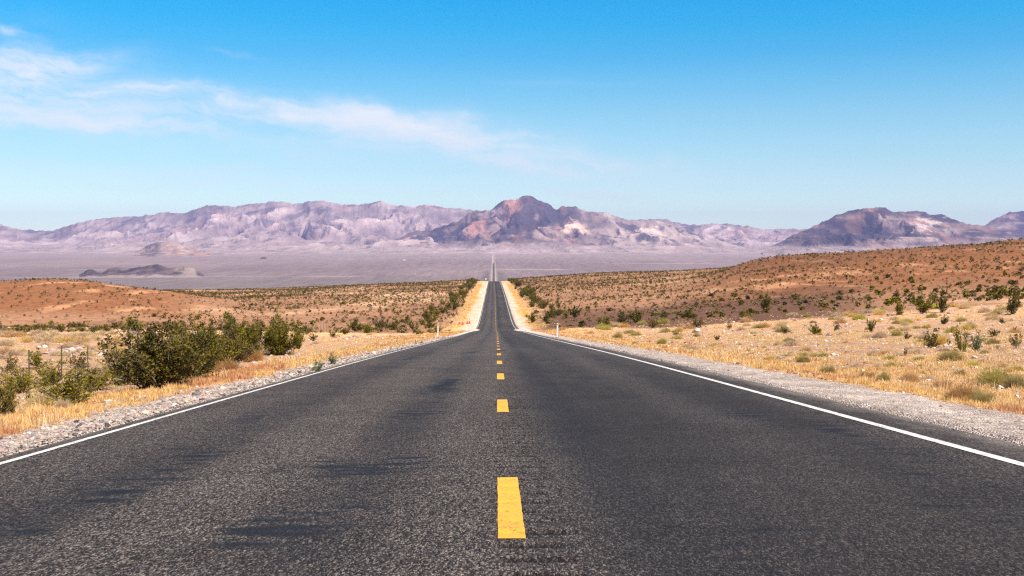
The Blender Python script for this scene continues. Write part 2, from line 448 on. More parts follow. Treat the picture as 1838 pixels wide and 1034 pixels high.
def asphalt_mat():
    m, t = mat('asphalt')
    pos = t.n('ShaderNodeTexCoord').outputs['Object']
    sp = t.n('ShaderNodeSeparateXYZ', {0: pos})
    at = t.n('ShaderNodeAttribute', attribute_name='Col').outputs['Color']
    ws = t.n('ShaderNodeSeparateXYZ', {0: at})
    pa = t.n('ShaderNodeVectorMath', {0: pos, 1: (1.0, 0.34, 1.0)}, operation='MULTIPLY').outputs[0]   # rolled chippings lie lengthwise
    v = t.n('ShaderNodeTexVoronoi', {'Vector': pa, 'Scale': 185.0, 'Randomness': 1.0})
    v2 = t.n('ShaderNodeTexVoronoi', {'Vector': pa, 'Scale': 105.0, 'Randomness': 1.0})
    cs = t.n('ShaderNodeSeparateXYZ', {0: v.outputs['Color']})
    cs2 = t.n('ShaderNodeSeparateXYZ', {0: v2.outputs['Color']})
    stone = t.ramp(cs.outputs[0], [(0.0, (0.008, 0.007, 0.008)), (0.45, (0.022, 0.0185, 0.019)), (0.72, (0.082, 0.069, 0.065)), (0.9, (0.235, 0.197, 0.178)), (1.0, (0.50, 0.42, 0.37))])
    big = t.ramp(cs2.outputs[1], [(0.0, (0.008, 0.007, 0.008)), (0.5, (0.026, 0.022, 0.022)), (0.85, (0.12, 0.102, 0.094)), (1.0, (0.40, 0.34, 0.30))])
    grain = t.mix(0.42, stone, big)
    binder = (0.022, 0.0195, 0.0215)
    c = t.mix(ws.outputs[1], binder, grain)            # g: how much stone shows
    nz = t.n('ShaderNodeTexNoise', {'Vector': pos, 'Scale': 0.9, 'Detail': 6.0, 'Roughness': 0.6}).outputs['Fac']
    k = t.mr(nz, 0.3, 0.7, 0.82, 1.18)
    c = t.mix(1.0, c, t.n('ShaderNodeCombineXYZ', {0: k, 1: k, 2: k}).outputs[0], 'MULTIPLY')
    c = t.mix(ws.outputs[0], c, (0.0085, 0.0082, 0.0098))  # r: bled tar
    c = t.mix(ws.outputs[2], c, t.mix(0.5, (0.34, 0.295, 0.265), grain))     # b: dust off the shoulder
    h = t.m('ADD', t.m('MULTIPLY', v.outputs['Distance'], -1.0), t.m('MULTIPLY', v2.outputs['Distance'], -0.8))
    near = t.mr(sp.outputs[1], 8.0, 60.0, 1.0, 0.0)
    rg = t.m('SUBTRACT', 0.74, t.m('MULTIPLY', ws.outputs[0], 0.2))
    finish(t, c, rg, bump=t.m('MULTIPLY', h, near), bstr=0.7, bdist=0.007, spec=0.12)
    return m

def paint_mat(name, col, worn):
    m, t = mat(name)
    pos = t.n('ShaderNodeTexCoord').outputs['Object']
    v = t.n('ShaderNodeTexVoronoi', {'Vector': pos, 'Scale': 88.0})
    cs = t.n('ShaderNodeSeparateXYZ', {0: v.outputs['Color']})
    n = t.n('ShaderNodeTexNoise', {'Vector': pos, 'Scale': 3.5, 'Detail': 6.0, 'Roughness': 0.7}).outputs['Fac']
    n2 = t.n('ShaderNodeTexNoise', {'Vector': pos, 'Scale': 40.0, 'Detail': 3.0, 'Roughness': 0.7}).outputs['Fac']
    d = t.m('ADD', t.m('MULTIPLY', n, 0.6), t.m('MULTIPLY', cs.outputs[0], 0.4))
    chip = t.m('MULTIPLY', t.mr(d, worn - 0.02, worn + 0.10), 0.8)
    k = t.mr(n2, 0.3, 0.7, 0.86, 1.08)
    kc = t.mix(1.0, tuple(col), t.n('ShaderNodeCombineXYZ', {0: k, 1: k, 2: k}).outputs[0], 'MULTIPLY')
    c = t.mix(chip, kc, (0.06, 0.055, 0.05))
    finish(t, c, 0.6, bump=v.outputs['Distance'], bstr=0.3, bdist=0.004, spec=0.3)
    return m

M = {}
M['ground'] = ground_mat()
M['rock_far'] = rock_mat('mountain_rock')
M['rock_small'] = rock_mat('hill_rock', 3.0)
M['asphalt'] = asphalt_mat()
M['yellow'] = paint_mat('yellow_paint', (0.80, 0.385, 0.045), 0.655)
M['white'] = paint_mat('white_paint', (0.76, 0.75, 0.73), 0.575)
M['leaf'] = leafmat('shrub_leaf', 0.22, 0.5)
M['leafj'] = leafmat('shrub_leaf_varied', 0.22, 0.5, 0.25)
M['straw'] = leafmat('dry_straw', 0.42, 0.7)
M['strawj'] = leafmat('dry_twigs', 0.40, 0.7, 0.12)
M['twig'] = leafmat('twig_bark', 0.0, 0.8)
def stone_mat(name, j=False):
    m, t = mat(name)
    pos = t.n('ShaderNodeTexCoord').outputs['Object']
    a = t.n('ShaderNodeAttribute', attribute_name='Col').outputs['Color']
    n = t.n('ShaderNodeTexNoise', {'Vector': pos, 'Scale': 9.0, 'Detail': 6.0, 'Roughness': 0.7}).outputs['Fac']
    k = t.mr(n, 0.3, 0.7, 0.7, 1.25)
    if j:
        k = t.m('MULTIPLY', k, t.mr(t.n('ShaderNodeObjectInfo').outputs['Random'], 0, 1, 0.75, 1.2))
    c = t.mix(1.0, a, t.n('ShaderNodeCombineXYZ', {0: k, 1: k, 2: k}).outputs[0], 'MULTIPLY')
    finish(t, c, 0.85, bump=n, bstr=0.5, bdist=0.03, spec=0.2)
    return m
M['stone'] = stone_mat('gravel_stone')
M['stonej'] = stone_mat('field_stone', True)
M['post_white'] = plain('white_plastic', (0.80, 0.80, 0.80), 0.45, 0.06)
M['steel_green'] = plain('green_steel', (0.075, 0.10, 0.055), 0.55, 0.3, 30.0)
M['steel'] = plain('galvanised_steel', (0.35, 0.35, 0.35), 0.45, 0.15, 20.0, metal=0.6)
M['cone'] = plain('orange_plastic', (0.85, 0.07, 0.02), 0.5, 0.08)
M['black'] = plain('black_rubber', (0.025, 0.025, 0.025), 0.7, 0.2)
M['reflector'] = plain('amber_reflector', (0.55, 0.33, 0.10), 0.3, 0.1)
M['sign_yellow'] = plain('yellow_sign_paint', (0.75, 0.42, 0.02), 0.5, 0.08)
M['wood'] = plain('weathered_wood', (0.16, 0.12, 0.09), 0.8, 0.3, 20.0)
M['tin'] = plain('pale_roof_sheet', (0.55, 0.55, 0.56), 0.5, 0.1)
M['plaster'] = plain('pale_plaster', (0.6, 0.57, 0.52), 0.8, 0.1)

# ------------------------------------------------------------------ ground sheet
def lerp3(a, b, k): return np.asarray(a)[None, :] * (1 - k[:, None]) + np.asarray(b)[None, :] * k[:, None] if np.ndim(a) == 1 else a * (1 - k[:, None]) + np.asarray(b)[None, :] * k[:, None]
def ground_colour(X, Y):
    px = VX + F * X / np.maximum(Y, 2.0)
    ax = X - xc(Y)
    n1 = fbm(X / 2.3, Y / 3.5, 4, 41); n2 = fbm(X / 14, Y / 22, 4, 42); n3 = fbm(X / 60, Y / 110, 4, 43)
    n4 = fbm(X / 0.7, Y / 1.0, 3, 44)
    pink, straw, gold = (0.66, 0.385, 0.235), (0.73, 0.445, 0.20), (0.76, 0.43, 0.15)
    c = lerp3(pink, straw, sstep(-0.25, 0.35, n1 + 0.6 * n2))
    c = lerp3(c, (0.68, 0.53, 0.43), sstep(0.2, 0.6, n4 - 0.3 * n2))
    vg = sstep(4.4, 5.2, np.abs(ax)) * sstep(10.5, 6.5, np.abs(ax) + n1 * 1.5)
    c = lerp3(c, gold, vg * 0.75)
    c = lerp3(c, (0.42, 0.20, 0.10), vg * sstep(0.1, 0.5, n2 + 0.5 * n1) * 0.5)
    # mid plain
    brown, pale, dark = (0.35, 0.185, 0.105), (0.56, 0.345, 0.205), (0.195, 0.098, 0.060)
    mid = lerp3(brown, pale, sstep(0.05, 0.5, n3 + 0.5 * n2))
    mid = lerp3(mid, dark, sstep(0.1, 0.5, -n3 + 0.3 * n2) * 0.55)
    hill = lerp3((0.265, 0.112, 0.050), (0.49, 0.25, 0.13), sstep(0.1, 0.45, fbm(X / 9, Y / 30, 4, 48) + 0.5 * n3))
    hill = lerp3(hill, (0.24, 0.115, 0.062), sstep(0.05, 0.4, -n2 + 0.4 * fbm(X / 6, Y / 12, 3, 49)) * 0.6)
    hill = lerp3(hill, (0.165, 0.072, 0.038), sstep(330, 455, Y + n2 * 60) * sstep(1180, 1380, px) * 0.6)
    hk = np.maximum(sstep(430, 260, px) * sstep(290, 320, Y), sstep(1180, 1380, px) * sstep(215, 300, Y)) * sstep(900, 700, Y)
    mid = lerp3(mid, (0, 0, 0), hk) + hill * hk[:, None]
    edge = np.where(px < VX, 172.0, 150.0 - 25 * sstep(1000, 1300, px) + 20 * sstep(1500, 1800, px)) + n2 * 18
    mk = sstep(-8, 14, Y - edge) * sstep(6.5, 13, np.abs(ax))
    c = c * (1 - mk[:, None]) + mid * mk[:, None]
    dk = sstep(920, 1000, px) * sstep(1640, 1450, px) * sstep(-6, 10, Y - edge) * sstep(335, 250, Y + n2 * 50)
    c = lerp3(c, (0.125, 0.062, 0.042), dk * 0.9)
    # valley floor
    vf = sstep(1000, 1900, Y)
    vn = fbm(X / 700, Y / 1900, 4, 46); vn2 = fbm(X / 1100, Y / 2600, 4, 47)
    vc = lerp3((0.205, 0.152, 0.150), (0.265, 0.20, 0.19), sstep(-0.4, 0.6, vn + vn2 * 0.7))
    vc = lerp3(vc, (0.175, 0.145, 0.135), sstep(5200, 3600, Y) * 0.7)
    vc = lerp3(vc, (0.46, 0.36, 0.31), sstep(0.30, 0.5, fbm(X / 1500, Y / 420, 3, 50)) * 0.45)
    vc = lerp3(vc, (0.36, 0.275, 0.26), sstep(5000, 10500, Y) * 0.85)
    fr = sstep(60, 25, np.abs(ax)) * sstep(15, 20, np.abs(ax))
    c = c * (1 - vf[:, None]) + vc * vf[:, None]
    c = lerp3(c, (0.11, 0.10, 0.095), fr * sstep(1500, 2600, Y) * sstep(5600, 4200, Y) * 0.75)
    # shoulders
    gl = sstep(-4.6 , -4.2, ax + n1 * 0.3) * (ax < 0)
    gr = sstep(5.75, 5.35, ax + n1 * 0.3) * (ax > 0)
    sh = lerp3((0.60, 0.49, 0.43), (0.76, 0.64, 0.56), sstep(-0.3, 0.4, n4))
    sh = lerp3(sh, (0.60, 0.46, 0.36), sstep(160, 230, Y) * 0.75)
    g = np.clip(np.maximum(gl, gr), 0, 1) * sstep(800, 500, Y)
    wide = sstep(150, 215, Y) * sstep(800, 600, Y) * sstep(7.6, 5.4, np.abs(ax) + n2 * 2.2)
    g = np.maximum(g, wide * 0.8)
    g = np.maximum(g, sstep(900, 1500, Y) * sstep(13, 8, np.abs(ax)) * 0.42)
    c = c * (1 - g[:, None]) + sh * g[:, None]
    return np.clip(c, 0.01, 0.9)

ry = np.concatenate([np.arange(-30, 4, 1.0), np.exp(np.linspace(math.log(4.0), math.log(1100.0), 760)), np.exp(np.linspace(math.log(1106.0), math.log(22000.0), 260))])
_un = np.array([.0003, .0006, .0009, .0012, .0016, .0022, .003, .004, .005, .006])
uc = np.concatenate([-_un, _un, np.linspace(-1.1, -0.50, 40)[:-1], np.linspace(-0.50, 0.52, 640), np.linspace(0.52, 1.1, 40)[1:]])
uc = np.unique(np.round(uc, 6))
UU, YY = np.meshgrid(uc, ry)
XX = UU * (np.maximum(YY, 0) + 9.0 + np.clip(-YY, 0, 60)) + xc(YY)
# keep extra columns close to the road: pull the nearest ones onto the shoulder
X_, Y_ = XX.ravel(), YY.ravel()
Z_ = ground(X_, Y_)
ax_ = X_ - xc(Y_)
inside = sstep(-3.95, -3.68, ax_) * sstep(4.45, 4.1, ax_)
Z_ = Z_ - inside * (0.10 + 0.0006 * np.clip(Y_, 0, 6000))
gm = mesh('ground', np.stack([X_, Y_, Z_], 1), grid_faces(len(ry), len(uc)), True, ground_colour(X_, Y_))
tag(link('ground', gm, M['ground']), kind='structure')

# ------------------------------------------------------------------ road
def groove(X, Y):
    """rumble strip milled along the centre line"""
    ph = (Y / 0.3048) % 1.0
    jit = fbm(np.floor(Y / 0.3048) * 3.7, 0 * Y, 1, 71)
    a = sstep(0.33, 0.45, ph) * sstep(0.67, 0.55, ph)
    l0, l1 = -0.07 + 0.05 * jit, 0.24 + 0.10 * fbm(np.floor(Y / 0.3048) * 1.9, 0 * Y + 5, 1, 72)
    a = a * (0.5 + 0.5 * sstep(-0.55, 0.2, fbm(np.floor(Y / 0.3048) * 2.3, 0 * Y + 9, 1, 73) + 0.25 * fbm(X * 9, Y * 3, 2, 74)))
    return a * sstep(l0 - 0.03, l0 + 0.02, X) * sstep(l1 + 0.04, l1 - 0.02, X) * sstep(70, 45, Y)
def road_z(ax, Y):
    z = zr(Y) - 0.003 * np.abs(ax)
    z = z - 0.006 * np.exp(-((np.abs(np.abs(ax) - 1.7) - 0.8) / 0.3) ** 2)
    return z - 0.018 * groove(ax, Y)
road_rows = np.concatenate([np.arange(-30, 3.2, 0.4), np.arange(3.2, 40, 0.0305), np.exp(np.linspace(math.log(40.03), math.log(1000), 420)), np.exp(np.linspace(math.log(1005.0), math.log(6300.0), 120))])
road_cols = np.concatenate([np.linspace(-3.76, -0.12, 74)[:-1], np.linspace(-0.12, 0.32, 14)[:-1], np.linspace(0.32, 4.22, 78)])
AX, RY = np.meshgrid(road_cols, road_rows)
a_, y_ = AX.ravel(), RY.ravel()
# worn pattern: r tar bleeding, g exposed stone, b dust at the edges
n1 = fbm(a_ / 0.9, y_ / 7.0, 5, 81); n2 = fbm(a_ / 0.35, y_ / 1.6, 4, 82); n3 = fbm(a_ / 2.5, y_ / 30.0, 4, 83)
nst = fbm(a_ / 0.5, y_ / 0.16, 4, 84)
wl = np.exp(-((a_ + 0.95) / 0.30) ** 2) + 0.9 * np.exp(-((a_ + 2.45) / 0.34) ** 2)
wr_ = 0.6 * np.exp(-((a_ - 1.0) / 0.4) ** 2) + 0.65 * np.exp(-((a_ - 2.85) / 0.4) ** 2)
tar = (wl + wr_) * sstep(0.05, 0.5, n1 + 0.4 * n2 + 0.3 * nst) * 0.85
for (bx, by, sx, sy, am) in [(-0.86, 17.5, 0.17, 2.6, 1.0), (-0.80, 19.8, 0.10, 1.2, 0.7), (-0.92, 12.4, 0.22, 0.9, 0.75), (-0.78, 12.6, 0.12, 0.4, 0.7), (-1.0, 7.75, 0.40, 0.40, 1.0), (-0.80, 8.35, 0.24, 0.18, 0.85),
                             (-1.15, 5.5, 0.24, 0.55, 0.8), (-0.9, 6.2, 0.2, 0.5, 0.45), (-2.25, 8.8, 0.30, 0.6, 0.65), (-2.42, 5.5, 0.22, 0.4, 0.8), (-2.4, 7.0, 0.35, 0.8, 0.55), (-2.6, 26, 0.3, 4.0, 0.5),
                             (-2.4, 36, 0.3, 4.0, 0.45), (2.8, 7.4, 0.14, 0.16, 0.8), (3.1, 10.5, 0.18, 0.9, 0.6), (2.6, 12.5, 0.2, 0.8, 0.45), (1.05, 22, 0.2, 1.6, 0.5), (0.6, 30, 0.25, 2.5, 0.4), (1.2, 5.4, 0.25, 0.1, 0.5), (2.5, 5.9, 0.25, 0.35, 0.45)]:
    e = ((a_ - bx) / sx) ** 2 + ((y_ - by) / sy) ** 2
    tar = np.maximum(tar, 0.92 * sstep(0.22, 0.95, am * 0.78 * np.exp(-e * 0.5) + (1.35 * nst + 0.55 * n2) * np.exp(-e * 0.22)))
cr = np.exp(-((a_ - 0.64) / 0.30) ** 2) * (0.55 + 0.35 * sstep(-0.3, 0.5, n1))   # dark seam right of the centre line
tar = np.maximum(tar, cr * 0.62)
tar = np.maximum(tar, (wl * 0.30 + 0.8 * wr_ * 0.25) * (0.75 + 0.9 * fbm(a_ / 0.8, y_ / 14.0, 4, 85)))
tar = np.maximum(tar, 0.42 * np.exp(-((a_ - 1.55 - 0.15 * n3) / 0.34) ** 2) * sstep(14, 36, y_) * sstep(220, 150, y_) * (0.7 + 0.6 * n1))
tar = np.maximum(tar, 0.36 * np.exp(-((a_ + 2.55 + 0.2 * n3) / 0.4) ** 2) * sstep(16, 40, y_) * (0.6 + 0.8 * n1))
tar = np.maximum(tar, groove(a_, y_) * 0.96 * (0.35 + 0.65 * sstep(-0.4, 0.1, n2 + 0.5 * nst + 0.1)))
tar = np.maximum(tar, sstep(0.18, 0.02, np.abs(a_ + 0.04)) * 0.0)
st_ = 0.86 + 0.42 * n3 + 0.12 * sstep(14, 40, y_) + 0.3 * n1 - 0.18 * sstep(0.3, 0.8, a_) - 0.12 * (wl + wr_)
st_ = st_ + 0.34 * np.exp(-((a_ + 0.30) / 0.35) ** 2) + 0.30 * np.exp(-((a_ + 1.7) / 0.45) ** 2) - 0.12 * sstep(0.2, 0.5, a_)
st_ = np.clip(st_, 0.25, 1.0)
dust = sstep(3.80, 4.30, a_ + n2 * 0.35 + nst * 0.12) * 0.75 + sstep(-3.66, -3.82, a_ + n2 * 0.08) * 0.8 + 0.04 * sstep(-0.1, 0.6, n3)
far_road = sstep(1500, 3000, y_)
dust = np.maximum(np.clip(dust, 0, 0.9), far_road * 0.22)
rd = mesh('road', np.stack([a_ + xc(y_), y_, road_z(a_, y_)], 1), grid_faces(len(road_rows), len(road_cols)), True, np.stack([np.clip(tar, 0, 0.95), st_, dust], 1))
tag(link('road', rd, M['asphalt']), kind='structure')

def strip(a0, a1, rows, ncol=3):
    A, Yr = np.meshgrid(np.linspace(a0, a1, ncol), rows)
    a, y = A.ravel(), Yr.ravel()
    wob = fbm(y / 0.5, a * 0 + 3, 3, 91) * 0.006
    z = road_z(a, y) + 0.004 + 3e-5 * np.clip(y, 0, 6000)
    return np.stack([a + wob + xc(y), y, z], 1), grid_faces(len(rows), ncol)
rows_l = road_rows[road_rows < 900]
for nm, a0, a1 in (('edge_line', -3.622, -3.562), ('edge_line', 3.572, 3.676)):
    v, f = strip(a0, a1, rows_l)
    tag(link(nm, mesh(nm, v, f, True), M['white']), kind='structure')
L = []
k = -2
while True:
    y0 = 5.17 + 7.26 * k
    k += 1
    if y0 > 830: break
    rows = road_rows[(road_rows > y0) & (road_rows < y0 + 2.04)]
    rows = np.concatenate([[y0], rows, [y0 + 2.04]])
    # keep coplanar rows identical to the road's rows at the ends
    v, f = strip(-0.062, 0.066, rows, 6)
    L.append((v, f, np.ones((len(v), 3))))
v, f, _c = parts_join(L)
tag(link('centre_line', mesh('centre_line', v, f, True), M['yellow']), kind='structure')

# ------------------------------------------------------------------ mountains
def mrange(name, prof, D, foot, expo, colf, seed, amp=0.5, ns=1500.0, step=2.0, rows=150, mat_=None, zf=None, back=0.3):
    xs, ys = zip(*prof)
    px = np.arange(xs[0], xs[-1] + 0.1, step)
    py = pchip(xs, ys, px)
    py0 = py.copy()
    py = py + fbm(px / 13.0, px * 0 + seed, 5, seed, 0.58) * (4.2 if D > 8000 else 1.2) - 0.4
    t = np.concatenate([np.linspace(0, 1, rows), 1 + back * np.linspace(0.06, 1, 14)])
    PX, T = np.meshgrid(px, t)
    Dd = foot + (D - foot) * T
    Xm = (PX - VX) / F * Dd
    # break the straight crest: shift each column's distance
    zfoot = zr(np.full_like(px, float(foot))) - 6.0 if zf is None else np.full_like(px, zf)
    zrid, zrid0 = (HZ - py) / F * D, (HZ - py0) / F * D
    hgt = np.maximum(zrid0 - zfoot, 2.0)
    wx, wy = fbm(Xm / ns / 1.3, Dd / ns / 1.3, 3, seed + 5) * 0.9, fbm(Xm / ns / 1.3, Dd / ns / 1.3, 3, seed + 6) * 0.7
    rg = ridged(Xm / ns + wx, Dd / ns * 0.55 + wy, 5 if D > 8000 else 4, seed + 1, 0.55)
    base = np.where(T <= 1, np.clip(T, 0, 1) ** expo, np.clip(1 - (T - 1) / back, 0, 1) ** 1.2)
    rn = np.clip((rg - 0.12) / 0.62, 0, 1)
    spur = ridged(Xm / (ns * 2.6) + wx * 0.6, Dd / (ns * 4.5) + wy * 0.6, 3, seed + 9, 0.45)
    rn = rn * 0.55 + np.clip((spur - 0.15) / 0.65, 0, 1) * 0.45
    env = sstep(0.02, 0.25, T) * (1 - sstep(0.84, 1.0, T))
    h = base * (1 - amp * (1 - rn) * env)
    rg = rn
    z = zfoot[None, :] + hgt[None, :] * h + (zrid - zrid0)[None, :] * np.clip(hgt / (260.0 if D > 8000 else 20.0), 0, 1)[None, :] * np.where(T <= 1, sstep(0.86, 1.0, T), np.clip(1 - (T - 1) / back, 0, 1))
    lim = ((HZ - py) / F)[None, :] * Dd
    z = np.where(T <= 1, np.minimum(z, lim), z)
    z[0, :] -= 25 if D > 8000 else 6
    x_, y2, z_ = Xm.ravel(), Dd.ravel(), z.ravel()
    tf = np.clip((z_ - zr(y2)) / 420.0, 0, 1) if D > 9500 else T.ravel()
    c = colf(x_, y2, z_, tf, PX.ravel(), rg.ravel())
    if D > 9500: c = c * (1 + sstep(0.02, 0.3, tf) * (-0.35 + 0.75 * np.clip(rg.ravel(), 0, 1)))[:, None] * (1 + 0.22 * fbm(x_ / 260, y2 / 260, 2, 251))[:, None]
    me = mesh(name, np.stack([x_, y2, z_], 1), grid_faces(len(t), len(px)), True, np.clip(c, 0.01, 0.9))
    return tag(link(name, me, mat_ or M['rock_far']), kind='structure')

def colA(x, y, z, t, px, rg):
    n = fbm(x / 1300 + z / 800, z / 420 + y / 6000, 5, 201); n2 = fbm(x / 300 + z / 260, z / 160 + y / 4000, 4, 202)
    c = lerp3((0.29, 0.215, 0.21), (0.44, 0.34, 0.32), sstep(-0.3, 0.4, n + 0.6 * n2))
    c = lerp3(c, (0.13, 0.098, 0.115), sstep(0.15, 0.30, fbm(x / 260 - z / 230, z / 140 + y / 4000, 4, 205) + 0.5 * n) * 0.75 * sstep(0.1, 0.4, t))
    c = lerp3(c, (0.38, 0.21, 0.165), sstep(0.15, 0.5, fbm(x / 700 - z / 500, z / 260 + y / 5000, 4, 203)) * 0.6)
    c = lerp3(c, (0.54, 0.44, 0.385), sstep(0.32, 0.55, fbm(x / 420 + z / 300, z / 190 + y / 5000, 4, 204)) * 0.6 * sstep(0.5, 0.8, t))
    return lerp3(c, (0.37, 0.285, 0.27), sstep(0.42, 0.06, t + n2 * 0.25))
def colB(x, y, z, t, px, rg):
    n = fbm(x / 800, y / 1300 + z / 500, 5, 211); n2 = fbm(x / 240, y / 600 + z / 200, 4, 212)
    k = sstep(1010, 1120, px + n * 60)
    c = lerp3((0.060, 0.047, 0.055), (0.27, 0.185, 0.165), sstep(-0.1, 0.22, n + 0.8 * n2))
    c = lerp3(c, (0.36, 0.165, 0.115), sstep(0.05, 0.35, fbm(x / 420, y / 1200, 4, 213)) * 0.7)
    lt = lerp3((0.33, 0.25, 0.225), (0.45, 0.345, 0.30), sstep(-0.2, 0.4, n))
    lt = lerp3(lt, (0.085, 0.066, 0.085), sstep(0.10, 0.22, n2 + 0.35 * n) * 0.85)
    lt = lerp3(lt, (0.70, 0.57, 0.47), sstep(0.2, 0.5, fbm(x / 500, y / 400, 4, 214)) * 0.6)
    c = c * (1 - k[:, None]) + lt * k[:, None]
    pk = np.exp(-((px - 1030) / 26) ** 2 - ((t - 0.55) / 0.18) ** 2)
    c = lerp3(c, (0.66, 0.46, 0.36), np.clip(pk * sstep(-0.3, 0.2, n2) * 1.2, 0, 0.85))
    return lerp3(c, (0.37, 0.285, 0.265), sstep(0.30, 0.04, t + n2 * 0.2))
def colC(x, y, z, t, px, rg):
    n = fbm(x / 700, z / 130, 5, 221); n2 = fbm(x / 240, z / 60, 4, 222)
    c = lerp3((0.058, 0.046, 0.056), (0.25, 0.165, 0.15), sstep(-0.25, 0.35, n + 0.6 * n2))
    c = lerp3(c, (0.36, 0.27, 0.235), sstep(0.12, 0.42, fbm(x / 800 + 3, z / 75, 4, 223)) * 0.8)
    c = lerp3(c, (0.27, 0.145, 0.115), sstep(0.15, 0.4, fbm(x / 350, y / 300, 4, 224)) * 0.6)
    wt_ = np.exp(-((px - 1668) / 40) ** 2) * sstep(0.25, 0.5, fbm(x / 160, z / 60, 3, 225) + 0.25) * sstep(0.35, 0.5, t) * sstep(0.9, 0.7, t)
    c = lerp3(c, (0.50, 0.42, 0.37), np.clip(wt_, 0, 0.6))
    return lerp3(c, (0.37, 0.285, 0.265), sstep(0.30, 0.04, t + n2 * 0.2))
def colS(x, y, z, t, px, rg):
    n2 = fbm(x / 60, y / 60, 4, 232)
    c = lerp3((0.065, 0.050, 0.058), (0.15, 0.11, 0.11), sstep(-0.3, 0.3, n2))
    c = lerp3(c, (0.29, 0.225, 0.20), sstep(318, 332, px + n2 * 14) * sstep(358, 350, px) * 0.9)
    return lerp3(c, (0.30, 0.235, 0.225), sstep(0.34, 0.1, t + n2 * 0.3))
def colR(x, y, z, t, px, rg):
    n2 = fbm(x / 120, y / 120, 4, 242)
    c = lerp3((0.31, 0.20, 0.17), (0.40, 0.29, 0.25), sstep(-0.3, 0.3, n2))
    return lerp3(c, (0.11, 0.09, 0.10), sstep(0.0, 0.3, n2 + 0.25 * np.exp(-((px - 278) / 14) ** 2)) * sstep(312, 285, px) * 0.9)

PA = [(-500, 402), (-300, 398), (-150, 408), (0, 403), (30, 410), (60, 413.5), (95, 415), (120, 408), (140, 402), (180, 394), (205, 391), (230, 390), (270, 387), (300, 382), (330, 384), (360, 374), (385, 369), (420, 371.5), (450, 367), (475, 365), (500, 362), (520, 365), (540, 366), (560, 362), (580, 361), (600, 365), (620, 368), (655, 367), (683, 362), (700, 367), (720, 370), (745, 371), (770, 368), (790, 372), (830, 376), (880, 380), (950, 385), (1050, 392), (1150, 395), (1190, 393), (1210, 399), (1240, 404), (1290, 402), (1340, 406), (1380, 412), (1420, 411), (1500, 414), (1700, 412), (1838, 405), (2300, 400)]
PB = [(630, 454), (660, 450), (690, 441), (710, 430), (735, 419), (752, 414), (772, 413), (792, 407), (825, 396), (846, 381), (880, 377), (895, 366), (905, 360), (920, 360), (930, 356.5), (937, 352.5), (943, 351), (950, 352.5), (958, 355.5), (970, 361), (985, 367), (1000, 376), (1010, 372), (1030, 371), (1045, 377), (1060, 381), (1085, 382), (1110, 390), (1140, 397), (1165, 396), (1190, 398), (1215, 406), (1260, 424), (1330, 440), (1400, 456)]
PC = [(1370, 446), (1400, 436), (1420, 424), (1450, 412), (1480, 398), (1500, 388), (1530, 378), (1560, 374), (1585, 372), (1605, 380), (1622, 381), (1640, 379), (1660, 380), (1675, 386), (1690, 385), (1710, 392), (1740, 402), (1765, 405), (1800, 415), (1838, 428), (1900, 444), (1960, 458)]
PD = [(1700, 430), (1740, 414), (1770, 404), (1800, 388), (1820, 381), (1838, 379), (1900, 373), (2000, 385), (2200, 400), (2300, 420)]
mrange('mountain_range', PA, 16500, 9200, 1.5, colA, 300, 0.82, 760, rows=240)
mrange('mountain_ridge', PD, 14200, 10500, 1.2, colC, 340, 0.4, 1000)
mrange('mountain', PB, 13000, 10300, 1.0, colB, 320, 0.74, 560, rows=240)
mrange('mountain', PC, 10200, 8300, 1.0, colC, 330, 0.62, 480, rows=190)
mrange('rocky_hill', [(146, 492.5), (155, 488), (160, 485), (170, 484), (178, 488), (186, 489), (200, 482), (215, 480), (235, 482), (250, 480), (262, 478.5), (272, 476), (285, 474.5), (297, 478), (306, 481), (320, 479.5), (335, 478.5), (345, 480), (356, 486), (368, 492)], 4600, 4350, 0.9, colS, 350, 0.35, 150, 1.0, 50, M['rock_small'], -124.0)
mrange('rocky_hill', [(246, 452), (258, 446), (268, 441), (280, 436), (292, 434), (305, 435), (320, 438), (340, 443), (362, 449), (380, 452)], 9000, 8300, 1.0, colR, 360, 0.4, 350, 1.0, 60, M['rock_small'], -92.0)
mrange('rocky_hill', [(460, 466), (468, 463.5), (475, 461), (482, 464), (492, 466.5)], 7600, 7300, 1.0, colS, 370, 0.3, 120, 1.0, 30, M['rock_small'], -98.0)

# ------------------------------------------------------------------ plants: builders
def tube(P, r0, r1, n=3):
    P = np.asarray(P); m = len(P)
    T = np.gradient(P, axis=0); T /= np.linalg.norm(T, axis=1)[:, None] + 1e-9
    ref = np.array([0.31, 0.95, 0.05]); A = np.cross(T, ref); A /= np.linalg.norm(A, axis=1)[:, None] + 1e-9
    B = np.cross(T, A)
    r = np.linspace(r0, r1, m)[:, None]
    V = np.concatenate([P + r * (A * math.cos(q) + B * math.sin(q)) for q in np.arange(n) * 2 * math.pi / n])
    f = [(j * m + i, j * m + i + 1, ((j + 1) % n) * m + i + 1, ((j + 1) % n) * m + i) for j in range(n) for i in range(m - 1)]
    return V, np.array(f)
def quads(C, size, g, elong=1.6, up=0.3):
    """leaf quads at centres C"""
    n = len(C)
    a = g.normal(size=(n, 3)); a[:, 2] = a[:, 2] * 0.8 + up; a /= np.linalg.norm(a, axis=1)[:, None]
    b = np.cross(a, g.normal(size=(n, 3))); b /= np.linalg.norm(b, axis=1)[:, None] + 1e-9
    s = (size * g.uniform(0.6, 1.35, n))[:, None]
    V = np.stack([C - a * s * elong / 2, C + b * s * 0.5, C + a * s * elong / 2, C - b * s * 0.5], 1).reshape(-1, 3)
    return V, np.arange(4 * n).reshape(n, 4)
